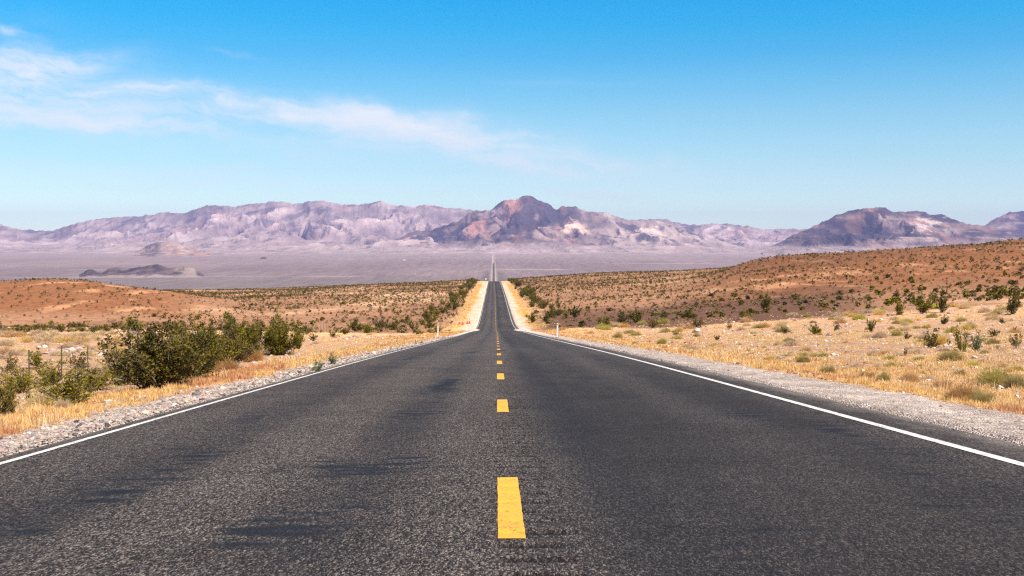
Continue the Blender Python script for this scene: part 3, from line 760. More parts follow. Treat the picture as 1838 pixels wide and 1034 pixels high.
GREENS = {'dry': ((0.22, 0.155, 0.075), (0.44, 0.32, 0.17)), 'dark': ((0.040, 0.035, 0.002), (0.33, 0.268, 0.012)), 'olive': ((0.090, 0.070, 0.006), (0.37, 0.275, 0.028)), 'brown': ((0.10, 0.068, 0.015), (0.22, 0.14, 0.03)),
          'sage': ((0.16, 0.18, 0.09), (0.30, 0.32, 0.16)), 'bright': ((0.12, 0.19, 0.05), (0.24, 0.32, 0.10))}
def bush_meshes(seed, nst, nsub, nleaf, leaf, kind='dark', spread=0.75, bare=0.3, tr=0.012, upright=1.0):
    """a many-stemmed desert shrub about 1 m high and 1.3 m across: returns branch mesh, leaf mesh"""
    g = np.random.default_rng(seed)
    tubes, cl = [], []
    for i in range(nst):
        az = g.uniform(0, 2 * math.pi); tl = abs(g.normal(0, 0.42)) * spread / 0.75 + 0.08
        ln = g.uniform(0.50, 1.14) * (1 - 0.22 * min(tl, 1.2))
        dirh = np.array([math.cos(az), math.sin(az), 0.0])
        s = np.linspace(0, 1, 6)
        out = np.sin(tl) * ln * (s ** (0.8 + 0.3 * g.random()))
        upz = np.cos(tl) * ln * (s ** 0.95) * upright
        P = dirh[None, :] * out[:, None] + np.array([0, 0, 1.0])[None, :] * upz[:, None] + np.cumsum(g.normal(0, 0.013, (6, 3)), 0)
        P[:, :2] += g.normal(0, 0.05, 2)
        P[0, 2] = -0.04
        tubes.append(tube(P, tr, tr * 0.35))
        for j in range(nsub):
            q = g.uniform(bare, 1.0)
            b0 = np.array([np.interp(q, s, P[:, k]) for k in range(3)])
            dv = g.normal(0, 0.55, 3) + dirh * 0.45 + np.array([0, 0, 0.75]); dv /= np.linalg.norm(dv)
            l2 = g.uniform(0.12, 0.30) * (1.15 - 0.5 * q)
            P2 = np.stack([b0, b0 + dv * l2 * 0.5 + g.normal(0, 0.01, 3), b0 + dv * l2 + np.array([0, 0, 0.02])])
            tubes.append(tube(P2, tr * 0.4, tr * 0.2))
            cl.append((b0, P2[2], g.random()))
    A = np.array([c[0] for c in cl]); B = np.array([c[1] for c in cl]); br = np.array([c[2] for c in cl])
    idx = g.integers(0, len(cl), nleaf)
    u = g.beta(2.2, 1.2, nleaf)[:, None]
    C = A[idx] * (1 - u) + B[idx] * u + g.normal(0, 0.026, (nleaf, 3))
    C[:, 2] = np.maximum(C[:, 2], 0.02)
    V, Q = quads(C, leaf, g)
    c0, c1 = GREENS[kind]
    k = np.clip(br[idx] * 0.6 + g.random(nleaf) * 0.4, 0, 1) ** 1.5
    lc = lerp3(c0, c1, k)
    dead = (g.random(nleaf) < 0.05)
    lc[dead] = (0.24, 0.17, 0.07)
    lc = np.repeat(lc, 4, 0)
    Vt, Ft, _ = parts_join([(v, f, np.ones((len(v), 3))) for v, f in tubes])
    tc = np.tile((0.17, 0.14, 0.11), (len(Vt), 1)) * g.uniform(0.7, 1.3, (len(Vt), 1))
    return mesh('branches', Vt, Ft, True, tc), mesh('foliage', V, Q, False, lc)
def bush_proto(mb, mf):
    return mb, mf
def make_bush(name, pm, loc, h, wd, label, group=None, cat='bush', rz=None):
    root = empty(name, loc)
    root.rotation_euler = (0, 0, rng.uniform(0, 6.28) if rz is None else rz)
    sx = wd / 1.25
    root.scale = (sx, sx, h)
    link('branches', pm[0], M['twig'], root); link('foliage', pm[1], M['leafj'], root)
    return tag(root, label, cat, group)

def blades(C, n, L, g, wid, spread, col0, col1, base_r=0.06, up=True, red=0.0):
    """n thin blades at each base point of C (K,3); L (K,) lengths; wid (K,) widths"""
    K = len(C)
    Cc = np.repeat(C, n, 0); Ll = np.repeat(L, n) * g.uniform(0.45, 1.1, K * n); Ww = np.repeat(wid, n) * g.uniform(0.6, 1.2, K * n)
    az = g.uniform(0, 2 * math.pi, K * n)
    tl = np.abs(g.normal(0, spread, K * n))
    d = np.stack([np.cos(az) * np.sin(tl), np.sin(az) * np.sin(tl), np.cos(tl)], 1)
    br = np.repeat(L, n) * base_r / 0.3 * g.random(K * n) ** 0.6
    a2 = az + g.normal(0, 0.9, K * n)
    b = Cc + np.stack([np.cos(a2) * br, np.sin(a2) * br, np.full(K * n, -0.015)], 1)
    pa = g.uniform(0, math.pi, K * n)
    p = np.stack([np.cos(pa), np.sin(pa), 0 * pa], 1) * Ww[:, None] * 0.5
    m = b + d * (Ll * 0.55)[:, None]
    tip = b + d * Ll[:, None]; tip[:, 2] -= Ll * 0.12 * np.sin(tl)
    V = np.stack([b - p, b + p, m + p * 0.8, tip], 1)
    V2 = np.stack([b - p, m + p * 0.8, tip, m - p * 0.8], 1)
    V = np.stack([b - p, b + p, m + p * 0.8, m - p * 0.8, tip], 1).reshape(-1, 3)
    i = np.arange(K * n)[:, None] * 5
    Q = np.concatenate([i + np.array([[0, 1, 2, 3]]), i + np.array([[3, 2, 4, 4]])], 0)
    tri = np.concatenate([i + np.array([[0, 1, 2]]), i + np.array([[0, 2, 3]]), i + np.array([[3, 2, 4]])], 0)
    c = np.repeat(col0 + (col1 - col0) * g.random((K, 1)), n, 0) * g.uniform(0.75, 1.2, (K * n, 1))
    return V, tri, np.repeat(c, 5, 0)

def cushion_mesh(seed, n, kind, tw=1.0):
    g = np.random.default_rng(seed)
    c0, c1 = {'pale': ((0.58, 0.43, 0.27), (0.78, 0.60, 0.40)), 'gold': ((0.60, 0.38, 0.13), (0.82, 0.56, 0.24)), 'rust': ((0.42, 0.23, 0.10), (0.64, 0.38, 0.17)), 'olive': ((0.34, 0.27, 0.10), (0.56, 0.44, 0.19)), 'lime': ((0.42, 0.36, 0.08), (0.66, 0.55, 0.16))}[kind]
    az = g.uniform(0, 2 * math.pi, n); ph = np.arccos(g.uniform(0.02, 1, n))
    r = g.uniform(0.72, 1.05, n) * (1 + 0.16 * np.sin(az * 3 + seed) + 0.1 * np.sin(az * 5 + 2 * seed))
    tip = np.stack([np.cos(az) * np.sin(ph) * r, np.sin(az) * np.sin(ph) * r, np.cos(ph) * r * 0.95 + 0.03], 1)
    tip[:, 2] *= 1 + 0.2 * np.sin(tip[:, 0] * 5 + seed) * np.cos(tip[:, 1] * 4)
    b = tip * g.uniform(0.35, 0.85, (n, 1)) * [1, 1, 0.9] + g.normal(0, 0.06, (n, 3)); b[:, 2] = np.maximum(b[:, 2], -0.02)
    p = g.normal(size=(n, 3)); p /= np.linalg.norm(p, axis=1)[:, None]; p *= g.uniform(0.012, 0.028, (n, 1)) * tw
    tip2 = tip + g.normal(0, 0.09, (n, 3)); tip2[:, 2] = np.maximum(tip2[:, 2], 0.0)
    V = np.stack([b - p, b + p, tip2], 1).reshape(-1, 3)
    f = np.arange(3 * n).reshape(n, 3)
    c = lerp3(c0, c1, g.random(n)) * g.uniform(0.8, 1.15, (n, 1))
    return mesh('dry_shrub', V, f, False, np.repeat(c, 3, 0))

# hero bushes -------------------------------------------------------------
BIG = [bush_meshes(1000 + i, 34, 16, 13500, 0.0225, 'dark', 1.1, 0.05) for i in range(3)]
BIGO = [bush_meshes(1010 + i, 24, 11, 3000, 0.027, 'olive', 1.05, 0.1) for i in range(2)]
MID = [bush_meshes(1020 + i, 18, 9, 2300, 0.038, 'dark', 0.95, 0.1) for i in range(3)]
MIDO = [bush_meshes(1030 + i, 14, 8, 1300, 0.040, 'olive', 0.9, 0.15) for i in range(3)]
MIDB = [bush_meshes(1040 + i, 12, 7, 700, 0.04, 'brown', 0.75, 0.3) for i in range(2)]
SAGE = [bush_meshes(1050 + i, 16, 8, 1500, 0.036, k, 0.9, 0.15) for i, k in enumerate(('sage', 'bright'))]
KIND = {'B': BIG, 'BO': BIGO, 'M': MID, 'O': MIDO, 'N': MIDB, 'S': SAGE}
HERO = [  # px, py of the base, height, width in photo pixels, kind, variant, label
    (282, 696, 124, 205, 'B', 0, 'largest dark green creosote bush, tallest of the big clump left of the road'),
    (368, 672, 100, 130, 'B', 1, 'big dark green bush against the right side of the largest left clump'),
    (338, 684, 96, 130, 'B', 2, 'dark green bush filling the middle of the largest left clump'),
    (404, 658, 84, 100, 'B', 0, 'dark green bush at the back of the big left clump, right of its middle'),
    (456, 640, 66, 70, 'B', 1, 'dark green bush touching the separate round bush on its left side'),
    (168, 700, 50, 90, 'BO', 1, 'low spreading olive bush between the open olive bush and the big left clump'),
    (92, 690, 50, 80, 'BO', 0, 'olive brown bush just before the second fence post from the left'),
    (262, 662, 60, 70, 'M', 0, 'dark bush peeping out behind the left shoulder of the largest bush'),
    (425, 643, 72, 80, 'B', 2, 'dark bush with pale bare stems between the big left clump and the separate round bush'),
    (536, 626, 46, 44, 'M', 1, 'dark bush tucked against the right side of the separate round bush'),
    (495, 638, 70, 92, 'B', 0, 'separate dark green bush at the right end of the left clump, nearest the road'),
    (216, 692, 70, 84, 'BO', 0, 'low olive bush at the left foot of the largest dark bush'),
    (128, 726, 82, 120, 'BO', 1, 'open olive brown bush in front of the left fence posts'),
    (8, 748, 100, 75, 'BO', 0, 'dark olive bush cut off by the left edge of the photo'),
    (40, 706, 58, 90, 'BO', 1, 'spiky olive bush just below the leftmost fence post'),
    (70, 662, 36, 60, 'O', 0, 'small olive brown bush between the two leftmost fence posts'),
    (140, 664, 34, 55, 'O', 1, 'small olive bush between the second and third fence posts from the left'),
    (18, 668, 32, 46, 'O', 2, 'small olive shrub near the left photo edge above the spiky bush'),
    (196, 656, 22, 40, 'N', 0, 'thin brown shrub among pink rocks behind the third fence post'),
    (568, 666, 20, 38, 'S', 1, 'low bright green leafy shrub on the golden left verge beside the edge line'),
    (597, 654, 19, 38, 'S', 0, 'rounded grey green shrub on the left verge behind the bright green one'),
    (563, 612, 13, 24, 'M', 0, 'small round dark bush standing alone right of the left clump'),
    (598, 606, 14, 26, 'O', 0, 'small olive shrub on the straw ground right of the round dark bush'),
    (618, 600, 14, 26, 'M', 2, 'small dark shrub at the foot of the wide bush on the left crest'),
    (640, 595, 24, 52, 'M', 1, 'wide dark bush on the left crest halfway between clump and road'),
    (685, 590, 19, 36, 'M', 2, 'round dark bush on the left crest right of the wide one'),
    (743, 594, 24, 42, 'O', 2, 'loose olive bush on the left crest nearest the left white post'),
    (715, 597, 12, 26, 'O', 1, 'low olive shrub on the straw between two crest bushes on the left'),
    (770, 589, 12, 40, 'M', 0, 'low dark shrub just behind the nearest left white post'),
    (956, 580, 19, 30, 'M', 0, 'dark bush right of the road, left one of the pair below the yellow sign'),
    (980, 578, 17, 24, 'M', 1, 'dark bush right of the road, right one of the pair below the yellow sign'),
    (1085, 588, 22, 50, 'M', 2, 'dark shrub at the left end of the long row on the right side'),
    (1118, 583, 24, 46, 'M', 0, 'dark shrub second from the left in the long row on the right side'),
    (1146, 580, 26, 46, 'M', 1, 'tall dark shrub in the middle of the long row on the right side'),
    (1172, 590, 22, 36, 'O', 0, 'olive shrub hanging below the right end of the long dark row'),
    (1192, 574, 18, 30, 'M', 2, 'dark shrub beyond the right end of the long row'),
    (1255, 590, 22, 40, 'O', 1, 'loose olive shrub on straw ground between the long row and the tall dark bush'),
    (1240, 572, 16, 52, 'M', 1, 'low wide dark shrub on the brown edge behind the straw field'),
    (1375, 560, 32, 36, 'M', 0, 'tall dark bush on the edge of the dark brown slope, standing alone'),
    (1338, 574, 18, 30, 'O', 2, 'olive shrub just left below the lone tall dark bush'),
    (1622, 566, 34, 44, 'M', 1, 'dark bush, left one of the three tall bushes on the right field edge'),
    (1660, 564, 38, 48, 'M', 2, 'dark bush, middle one of the three tall bushes on the right field edge'),
    (1696, 562, 38, 42, 'M', 0, 'dark bush, right one of the three tall bushes on the right field edge'),
    (1567, 597, 28, 20, 'M', 2, 'narrow upright dark bush alone in the right straw field'),
    (1698, 583, 17, 26, 'M', 1, 'small dark bush just below the three tall bushes on the right'),
    (1824, 566, 42, 46, 'M', 0, 'big dark bush cut off by the right edge of the photo'),
    (1470, 601, 20, 38, 'M', 1, 'round dark green bush in the middle of the right straw field'),
    (1412, 600, 15, 26, 'O', 0, 'small olive bush left of the round dark one in the right field'),
    (1502, 594, 14, 34, 'N', 1, 'thin brownish shrub right of the round dark one in the right field'),
    (1676, 626, 38, 46, 'O', 1, 'green bush with a pale dry tuft before it on the right field'),
    (1733, 636, 50, 40, 'O', 2, 'tall ragged olive bush on the right field beside the grey green shrub'),
    (1760, 634, 34, 50, 'S', 0, 'grey green shrub leaning on the tall ragged bush on the right field'),
    (1792, 606, 14, 30, 'M', 0, 'small dark bush above the grey green shrub on the right field'),
    (1806, 582, 12, 24, 'O', 0, 'small olive bush left below the big bush at the right edge'),
    (1630, 640, 16, 16, 'N', 0, 'tiny upright brown bush on pale stones in the right field'),
    (1632, 610, 14, 26, 'O', 1, 'small sparse olive shrub left of the green bush on the right field'),
    (1832, 628, 34, 44, 'N', 1, 'brown green bush at the right edge above the yellow grass clump'),
    (1310, 592, 12, 26, 'N', 0, 'small brown shrub on straw below the olive one on the right'),
    (1288, 612, 12, 14, 'M', 2, 'tiny dark bush in the stony part of the right field'),
    (1252, 606, 8, 20, 'O', 2, 'low dark olive shrub left of the tiny dark bush on the right'),
    (1215, 604, 12, 24, 'O', 0, 'low olive shrub below the long dark row on the right'),
]
for (px, py, h, wd, kd, vi, lab) in HERO:
    X, Y = hit(px, py)
    z = float(ground(np.array([X]), np.array([Y]))[0])
    pm = KIND[kd][vi % len(KIND[kd])]
    make_bush('creosote_bush' if kd in 'BM' else 'desert_shrub', pm, (X, Y, z - 0.02), h * (0.88 if kd == 'BO' else 1.05) * Y / F, wd * {'B': 1.0, 'BO': 1.2}.get(kd, 0.86) * Y / F, lab)

# roadside rows of creosote beyond the dip, and the scrub on the left crest ------------
def scatter_px(fn, n, seed):
    g = np.random.default_rng(seed); out = []
    while len(out) < n:
        p = fn(g)
        if p is not None: out.append(p)
    return out
ROADSIDE = []
g = np.random.default_rng(5)
for side in (-1, 1):
    for i in range(44):
        Yr = math.exp(g.uniform(math.log(255), math.log(830)))
        o = (11.5 if side < 0 else 9.5) + abs(g.normal(0, 3.0)) + (3 if Yr < 330 else 0)
        ROADSIDE.append((side * o + float(xc(np.array([Yr]))[0]), Yr, g.uniform(1.6, 3.1), side))
for X, Y, h, sd in ROADSIDE:
    z = float(ground(np.array([X]), np.array([Y]))[0])
    side = 'left' if sd < 0 else 'right'
    pm = MID[int(g.integers(0, 3))]
    make_bush('creosote_bush', pm, (X, Y, z - 0.03), h, h * g.uniform(1.1, 1.6), 'dark bush in the row lining the %s side of the far road' % side, 'dark bushes lining the %s side of the far road' % side)
for i in range(46):
    px = g.uniform(-30, 245) if i < 30 else g.uniform(240, 790)
    py = g.uniform(589, 600) if i < 30 else g.uniform(592, 602)
    X, Y = hit(px, py)
    z = float(ground(np.array([X]), np.array([Y]))[0])
    pm = (MIDO + MIDB + MID)[int(g.integers(0, 8))]
    make_bush('desert_shrub', pm, (X, Y, z - 0.03), g.uniform(9, 17) * Y / F, g.uniform(26, 48) * Y / F, 'low olive scrub bush in the belt along the left crest', 'scrub bushes in the belt along the left crest')

# pale cushion shrubs ----------------------------------------------------------
CUSH = {k: [cushion_mesh(2000 + 10 * j + i, 1100, k) for i in range(3)] for j, k in enumerate(('pale', 'gold', 'rust', 'olive', 'lime'))}
CUSHF = {k: [cushion_mesh(2500 + 10 * j + i, 3800, k, 0.45) for i in range(2)] for j, k in enumerate(('pale', 'gold', 'rust', 'olive', 'lime'))}
def cushion(name, k, X, Y, r, h, label, group=None):
    z = float(ground(np.array([X]), np.array([Y]))[0])
    me = CUSH[k][int(rng.integers(0, 3))] if group else CUSHF[k][int(rng.integers(0, 2))]
    o = link(name, me, M['strawj'], None, (X, Y, z - 0.02))
    o.rotation_euler = (0, 0, rng.uniform(0, 6.28)); o.scale = (r, r * rng.uniform(0.85, 1.15), h)
    return tag(o, label, 'dry shrub', group)
for (px, py, h, wd, k, lab) in [
    (1800, 694, 36, 84, 'lime', 'large yellow green grass clump near the right edge of the photo'),
    (1832, 700, 30, 50, 'olive', 'olive grass clump at the right photo edge beside the yellow green one'),
    (1735, 722, 34, 70, 'rust', 'long dry brown clump at the gravel edge on the right'),
    (1700, 706, 28, 46, 'gold', 'golden dry clump left of the long brown one at the gravel edge'),
    (1772, 728, 30, 52, 'olive', 'dull olive dry clump right of the long brown one at the gravel edge'),
    (1592, 688, 22, 34, 'lime', 'small yellow green clump at the gravel edge on the right'),
    (1490, 674, 20, 40, 'olive', 'olive clump at the gravel edge right of the pale rocks'),
    (1560, 684, 20, 40, 'rust', 'reddish brown dry clump between the olive and yellow green clumps'),
    (1640, 690, 24, 44, 'gold', 'golden dry clump behind the small yellow green one'),
    (1445, 652, 14, 30, 'olive', 'small olive tussock behind the pale rocks on the right'),
    (1712, 650, 22, 52, 'olive', 'pale olive dry clump before the tall ragged bush on the right'),
    (1688, 622, 22, 46, 'gold', 'pale dry tuft in front of the green bush on the right field'),
    (1585, 608, 14, 34, 'pale', 'pale grey mound shrub just right below the narrow upright bush'),
    (1110, 608, 12, 22, 'lime', 'yellow green tussock in the right grass near the road'),
    (1190, 618, 12, 20, 'lime', 'small bright tussock in the right grass further from the road'),
    (75, 732, 34, 80, 'pale', 'pale straw mound in front of the open olive bush on the left'),
    (112, 734, 22, 34, 'pale', 'small pale mound right of the straw mound on the left'),
    (178, 672, 18, 44, 'pale', 'pale round mound left of the low olive bush'),
    (410, 668, 26, 60, 'rust', 'reddish dry clump between the big bushes and the left verge'),
    (455, 648, 24, 44, 'rust', 'rusty twiggy clump in front of the separate dark bush')]:
    X, Y = hit(px, py)
    cushion('dry_clump', k, X, Y, wd * 0.5 * Y / F, h * 1.0 * Y / F, lab)
g = np.random.default_rng(12)
n = 0
while n < 180:
    px, py = g.uniform(1000, 1838), g.uniform(545, 700)
    top = 592 - (px - 950) * 0.055
    if py < top or py > 612 + (px - 1000) * 0.13: continue
    if fbm(np.array([px / 60.0]), np.array([py / 14.0]), 3, 61)[0] < -0.12: continue
    X, Y = hit(px, py)
    if abs(X) < 7: continue
    r = g.uniform(7, 16) * Y / F
    k = g.choice(['pale', 'pale', 'gold', 'gold', 'olive', 'lime'])
    cushion('dry_shrub', k, X, Y, r, r * g.uniform(0.55, 0.85), 'small mounded dry shrub on the straw field right of the road', 'pale dry shrubs over the right field'); n += 1
n = 0
while n < 115:
    px, py = g.uniform(-10, 780) if n > 70 else g.uniform(-10, 330), g.uniform(600, 660) if n > 70 else g.uniform(600, 640)
    if py > 655 - max(0, px - 250) * 0.11: continue
    X, Y = hit(px, py)
    if abs(X) < 8: continue
    r = g.uniform(9, 22) * Y / F * (1.0 if px < 330 else 0.7)
    cushion('dry_shrub', g.choice(['pale', 'pale', 'pale', 'gold']), X, Y, r, r * g.uniform(0.5, 0.75), 'pale mounded dry shrub on the straw ground left of the road', 'pale dry shrubs over the left ground'); n += 1

# yuccas -----------------------------------------------------------------------
def yucca(loc, heads, label):
    root = empty('yucca', loc)
    g = np.random.default_rng(int(abs(loc[0]) * 10))
    T = []
    Hd = []
    for (dx, dy, hz, r) in heads:
        P = np.array([[dx * .2, dy * .2, -0.1], [dx * .7, dy * .7, hz * .5], [dx, dy, hz]])
        v, f = tube(P, 0.14, 0.11, 7); T.append((v, f, np.tile((0.2, 0.15, 0.1), (len(v), 1))))
        n = 110
        az = g.uniform(0, 6.28, n); ph = np.arccos(g.uniform(-0.35, 1, n))
        d = np.stack([np.cos(az) * np.sin(ph), np.sin(az) * np.sin(ph), np.cos(ph)], 1)
        b = np.array([dx, dy, hz]) + d * 0.06; tip = b + d * (r * g.uniform(0.75, 1.1, n))[:, None]
        p = np.cross(d, g.normal(size=(n, 3))); p /= np.linalg.norm(p, axis=1)[:, None]; p *= 0.035
        m_ = b * 0.55 + tip * 0.45
        V = np.stack([b - p * .6, m_ - p, tip, m_ + p], 1).reshape(-1, 3)
        c = lerp3((0.15, 0.16, 0.03), (0.42, 0.40, 0.08), g.random(n)); c[d[:, 2] < -0.05] = (0.3, 0.22, 0.1)
        Hd.append((V, np.arange(4 * n).reshape(n, 4), np.repeat(c, 4, 0)))
    v, f, c = parts_join(T); link('trunk', mesh('trunk', v, f, True, c), M['twig'], root)
    for (v, f, c) in Hd:
        link('leaf_rosette', mesh('leaf_rosette', v, f, False, c), M['leaf'], root)
    return tag(root, label, 'yucca')
for (px, py, s, heads, lab) in [
    (238, 596, 1.0, [(-0.35, 0, 1.35, 0.75), (0.75, 0.1, 0.75, 0.8), (-0.4, -0.2, 0.5, 0.7), (0.3, 0.5, 0.45, 0.7)], 'bright yellow green yucca with several spiky heads behind the largest left bush'),
    (95, 590, 1.0, [(0, 0, 0.85, 0.45)], 'small single headed yucca on the left crest'),
    (690, 545, 1.0, [(0, 0, 1.1, 0.7), (0.5, 0.2, 0.6, 0.6)], 'lone yucca far out on the left plain')]:
    X, Y = hit(px, py)
    z = float(ground(np.array([X]), np.array([Y]))[0])
    yucca((X, Y, z), heads, lab)

# shrubs dotted over plain and hills: 280 individuals, the rest one mass -------------
def small_shrub(seed, n, kind):
    g = np.random.default_rng(seed)
    C = g.normal(0, 1, (n, 3)); C /= np.linalg.norm(C, axis=1)[:, None]; C *= (g.random((n, 1)) ** 0.4)
    C = C * [0.55, 0.55, 0.5] + [0, 0, 0.48]; C[:, 2] = np.maximum(C[:, 2], 0.02)
    C[:, :2] += 0.12 * np.sin(C[:, 2:3] * 9 + seed)
    V, Q = quads(C, 0.30, g, 1.3)
    c0, c1 = GREENS[kind]
    return V, Q, np.repeat(lerp3(c0, c1, 0.75 * g.random(n) ** 1.4), 4, 0)
SM = [small_shrub(3000 + i, 60, k) for i, k in enumerate(('dark', 'dark', 'brown', 'dry', 'dark'))]
SMM = [mesh('shrub', v, f, False, c) for v, f, c in SM]
SF = [small_shrub(3050 + i, 16, k) for i, k in enumerate(('dark', 'olive', 'brown', 'dry', 'dark', 'dry'))]
g = np.random.default_rng(33)
pts = []
N = 120000
Yc_ = g.uniform(165, 860, N); U = g.uniform(-0.47, 0.50, N)
keep = g.random(N) < (Yc_ / 860.0)
Yc_, U = Yc_[keep], U[keep]
Xs = U * Yc_; pxs = VX + F * U
onhillL = (pxs < 420) & (Yc_ > 290) & (Yc_ < 470)
onhillR = (pxs > 1200) & (Yc_ > 180)
dens = np.where(onhillL, 0.3, np.where(onhillR, 0.6, 0.9))
dens = np.where((~onhillL) & (~onhillR) & (Yc_ < 330), 0.35, dens)
dens = dens * np.clip(0.75 + 1.0 * fbm(Xs / 45, Yc_ / 80, 3, 62), 0.15, 1.5)
ok = (g.random(len(Xs)) < dens) & (np.abs(Xs - xc(Yc_)) > 10)
Xs, Yc_, pxs = Xs[ok], Yc_[ok], pxs[ok]
Zs = ground(Xs, Yc_)
# drop those hidden behind nearer ground
vis = np.ones(len(Xs), bool)
for q in np.linspace(0.12, 0.97, 40):
    vis &= (ground0(Xs * q, Yc_ * q) / (Yc_ * q)) < (Zs + 0.7) / Yc_
Xs, Yc_, Zs = Xs[vis], Yc_[vis], Zs[vis]
sz = np.clip(0.54 * g.lognormal(0, 0.40, len(Xs)), 0.22, 1.1)
order = np.argsort(-sz / Yc_)
for i in order[:280]:
    k = int(g.integers(0, 5))
    o = link('shrub', SMM[k], M['leafj'], None, (Xs[i], Yc_[i], Zs[i] - 0.03))
    s = sz[i]; o.scale = (s * g.uniform(1.0, 1.4), s * g.uniform(1.0, 1.4), s); o.rotation_euler = (0, 0, g.uniform(0, 6.28))
    side = 'left' if Xs[i] < 0 else 'right'
    tag(o, 'small desert shrub dotted over the brown plain and hill %s of the road' % side, 'shrub', 'small shrubs over the %s plain and hill' % side)
rest = order[280:]
LV, LQ, LC, off = [], [], [], 0
kinds = g.integers(0, 6, len(rest))
for k in range(6):
    ii = rest[kinds == k]
    v, f, c = SF[k]
    a = g.uniform(0, 6.28, len(ii)); ca_, sa_ = np.cos(a), np.sin(a)
    s = sz[ii]
    x = (v[None, :, 0] * ca_[:, None] - v[None, :, 1] * sa_[:, None]) * (s * 1.25)[:, None] + Xs[ii][:, None]
    y = (v[None, :, 0] * sa_[:, None] + v[None, :, 1] * ca_[:, None]) * (s * 1.25)[:, None] + Yc_[ii][:, None]
    z = v[None, :, 2] * s[:, None] + (Zs[ii] - 0.03)[:, None]
    LV.append(np.stack([x, y, z], 2).reshape(-1, 3))
    LQ.append((f[None] + (np.arange(len(ii)) * len(v))[:, None, None]).reshape(-1, 4) + off)
    tone = g.uniform(0.4, 1.0, (len(ii), 1, 1))
    LC.append((c[None] * tone).reshape(-1, 3)); off += len(ii) * len(v)
tag(link('distant_scrub', mesh('distant_scrub', np.concatenate(LV), np.concatenate(LQ), False, np.concatenate(LC)), M['leaf']), 'countless small shrubs speckling the far brown plain and slopes', 'scrub', kind='stuff')
print('SHRUBS', len(Xs))

# dry grass ---------------------------------------------------------------------
g = np.random.default_rng(44)
def tufts(X, Y, n, L, spread, c0, c1, base_r=0.09):
    z = ground(X, Y)
    C = np.stack([X, Y, z], 1)
    wid = 0.0012 + 0.0006 * Y
    return blades(C, n, L, g, wid, spread, np.asarray(c0), np.asarray(c1), base_r)
GR = []
def logY(a, b, n): return np.exp(g.uniform(math.log(a), math.log(b), n))
gold0, gold1, straw0, straw1, red0, red1 = (0.80, 0.51, 0.19), (0.95, 0.69, 0.34), (0.84, 0.565, 0.29), (0.96, 0.73, 0.42), (0.62, 0.31, 0.15), (0.80, 0.46, 0.24)
def verge(X, Y, nb, lo, hi, sp, a, b):
    GR.append(tufts(X, Y, nb, g.uniform(lo, hi, len(X)), sp, a, b, 0.16))
for sd, n, x0, w0 in ((-1, 7000, 4.28, 1.9), (1, 7500, 5.6, 1.7)):
    Y = logY(7.5, 190, n); X = sd * (x0 + np.abs(g.normal(0, 1, n)) * (w0 + 0.012 * Y) + 0.25 * fbm(Y / 2, 0 * Y, 2, 5))
    q = fbm(X / 1.3, Y / 3.2, 4, 51); m_ = q > -0.05 - 0.25 * g.random(n); X, Y, q = X[m_], Y[m_], q[m_]
    rd_ = fbm(X / 2.2, Y / 6, 3, 52) > 0.18
    tall = (g.random(len(X)) < 0.07) & (q > 0.1)
    a = ~rd_ & ~tall
    nr_ = Y < 24
    verge(X[a & nr_], Y[a & nr_], 60, 0.04, 0.12, 1.0, gold0, gold1); verge(X[a & ~nr_], Y[a & ~nr_], 24, 0.05, 0.15, 0.95, gold0, gold1)
    b_ = rd_ & ~tall
    verge(X[b_ & nr_], Y[b_ & nr_], 50, 0.04, 0.14, 1.0, red0, red1); verge(X[b_ & ~nr_], Y[b_ & ~nr_], 22, 0.05, 0.18, 0.9, red0, red1)
    verge(X[tall], Y[tall], 34, 0.12, 0.25, 0.7, straw0, straw1)
# fields
for sd, n, x0, cut, s2 in ((1, 11000, 6.5, 0.02, 55), (-1, 6000, 7.5, 0.04, 56)):
    Y = logY(14, 170, n); X = sd * g.uniform(0.02, 0.50, n) * Y
    m_ = (np.abs(X) > x0) & (fbm(X / 2.2, Y / 5, 4, s2) + 0.7 * fbm(X / 9, Y / 16, 3, s2 + 3) > cut - 0.2 * g.random(n)); X, Y = X[m_], Y[m_]
    k_ = fbm(X / 9, Y / 20, 3, 58) > 0.08
    for kk_, a, b in ((k_, gold0, gold1), (~k_, straw0, straw1)):
        GR.append(tufts(X[kk_], Y[kk_], 22, g.uniform(0.05, 0.17, kk_.sum()), 1.05, a, b, 0.3))
# beyond the dip, along the road
n = 1900; Y = g.uniform(205, 640, n); sd = np.where(g.random(n) < 0.5, -1, 1); X = sd * (7.0 + np.abs(g.normal(0, 2.4, n))) + xc(Y)
GR.append(tufts(X, Y, 10, g.uniform(0.2, 0.4, n), 0.8, gold0, gold1, 0.4))
v, f, c = parts_join(GR)
tag(link('dry_grass', mesh('dry_grass', v, f, False, c), M['straw']), 'dry golden grass growing along both verges and over the straw fields', 'grass', kind='stuff')

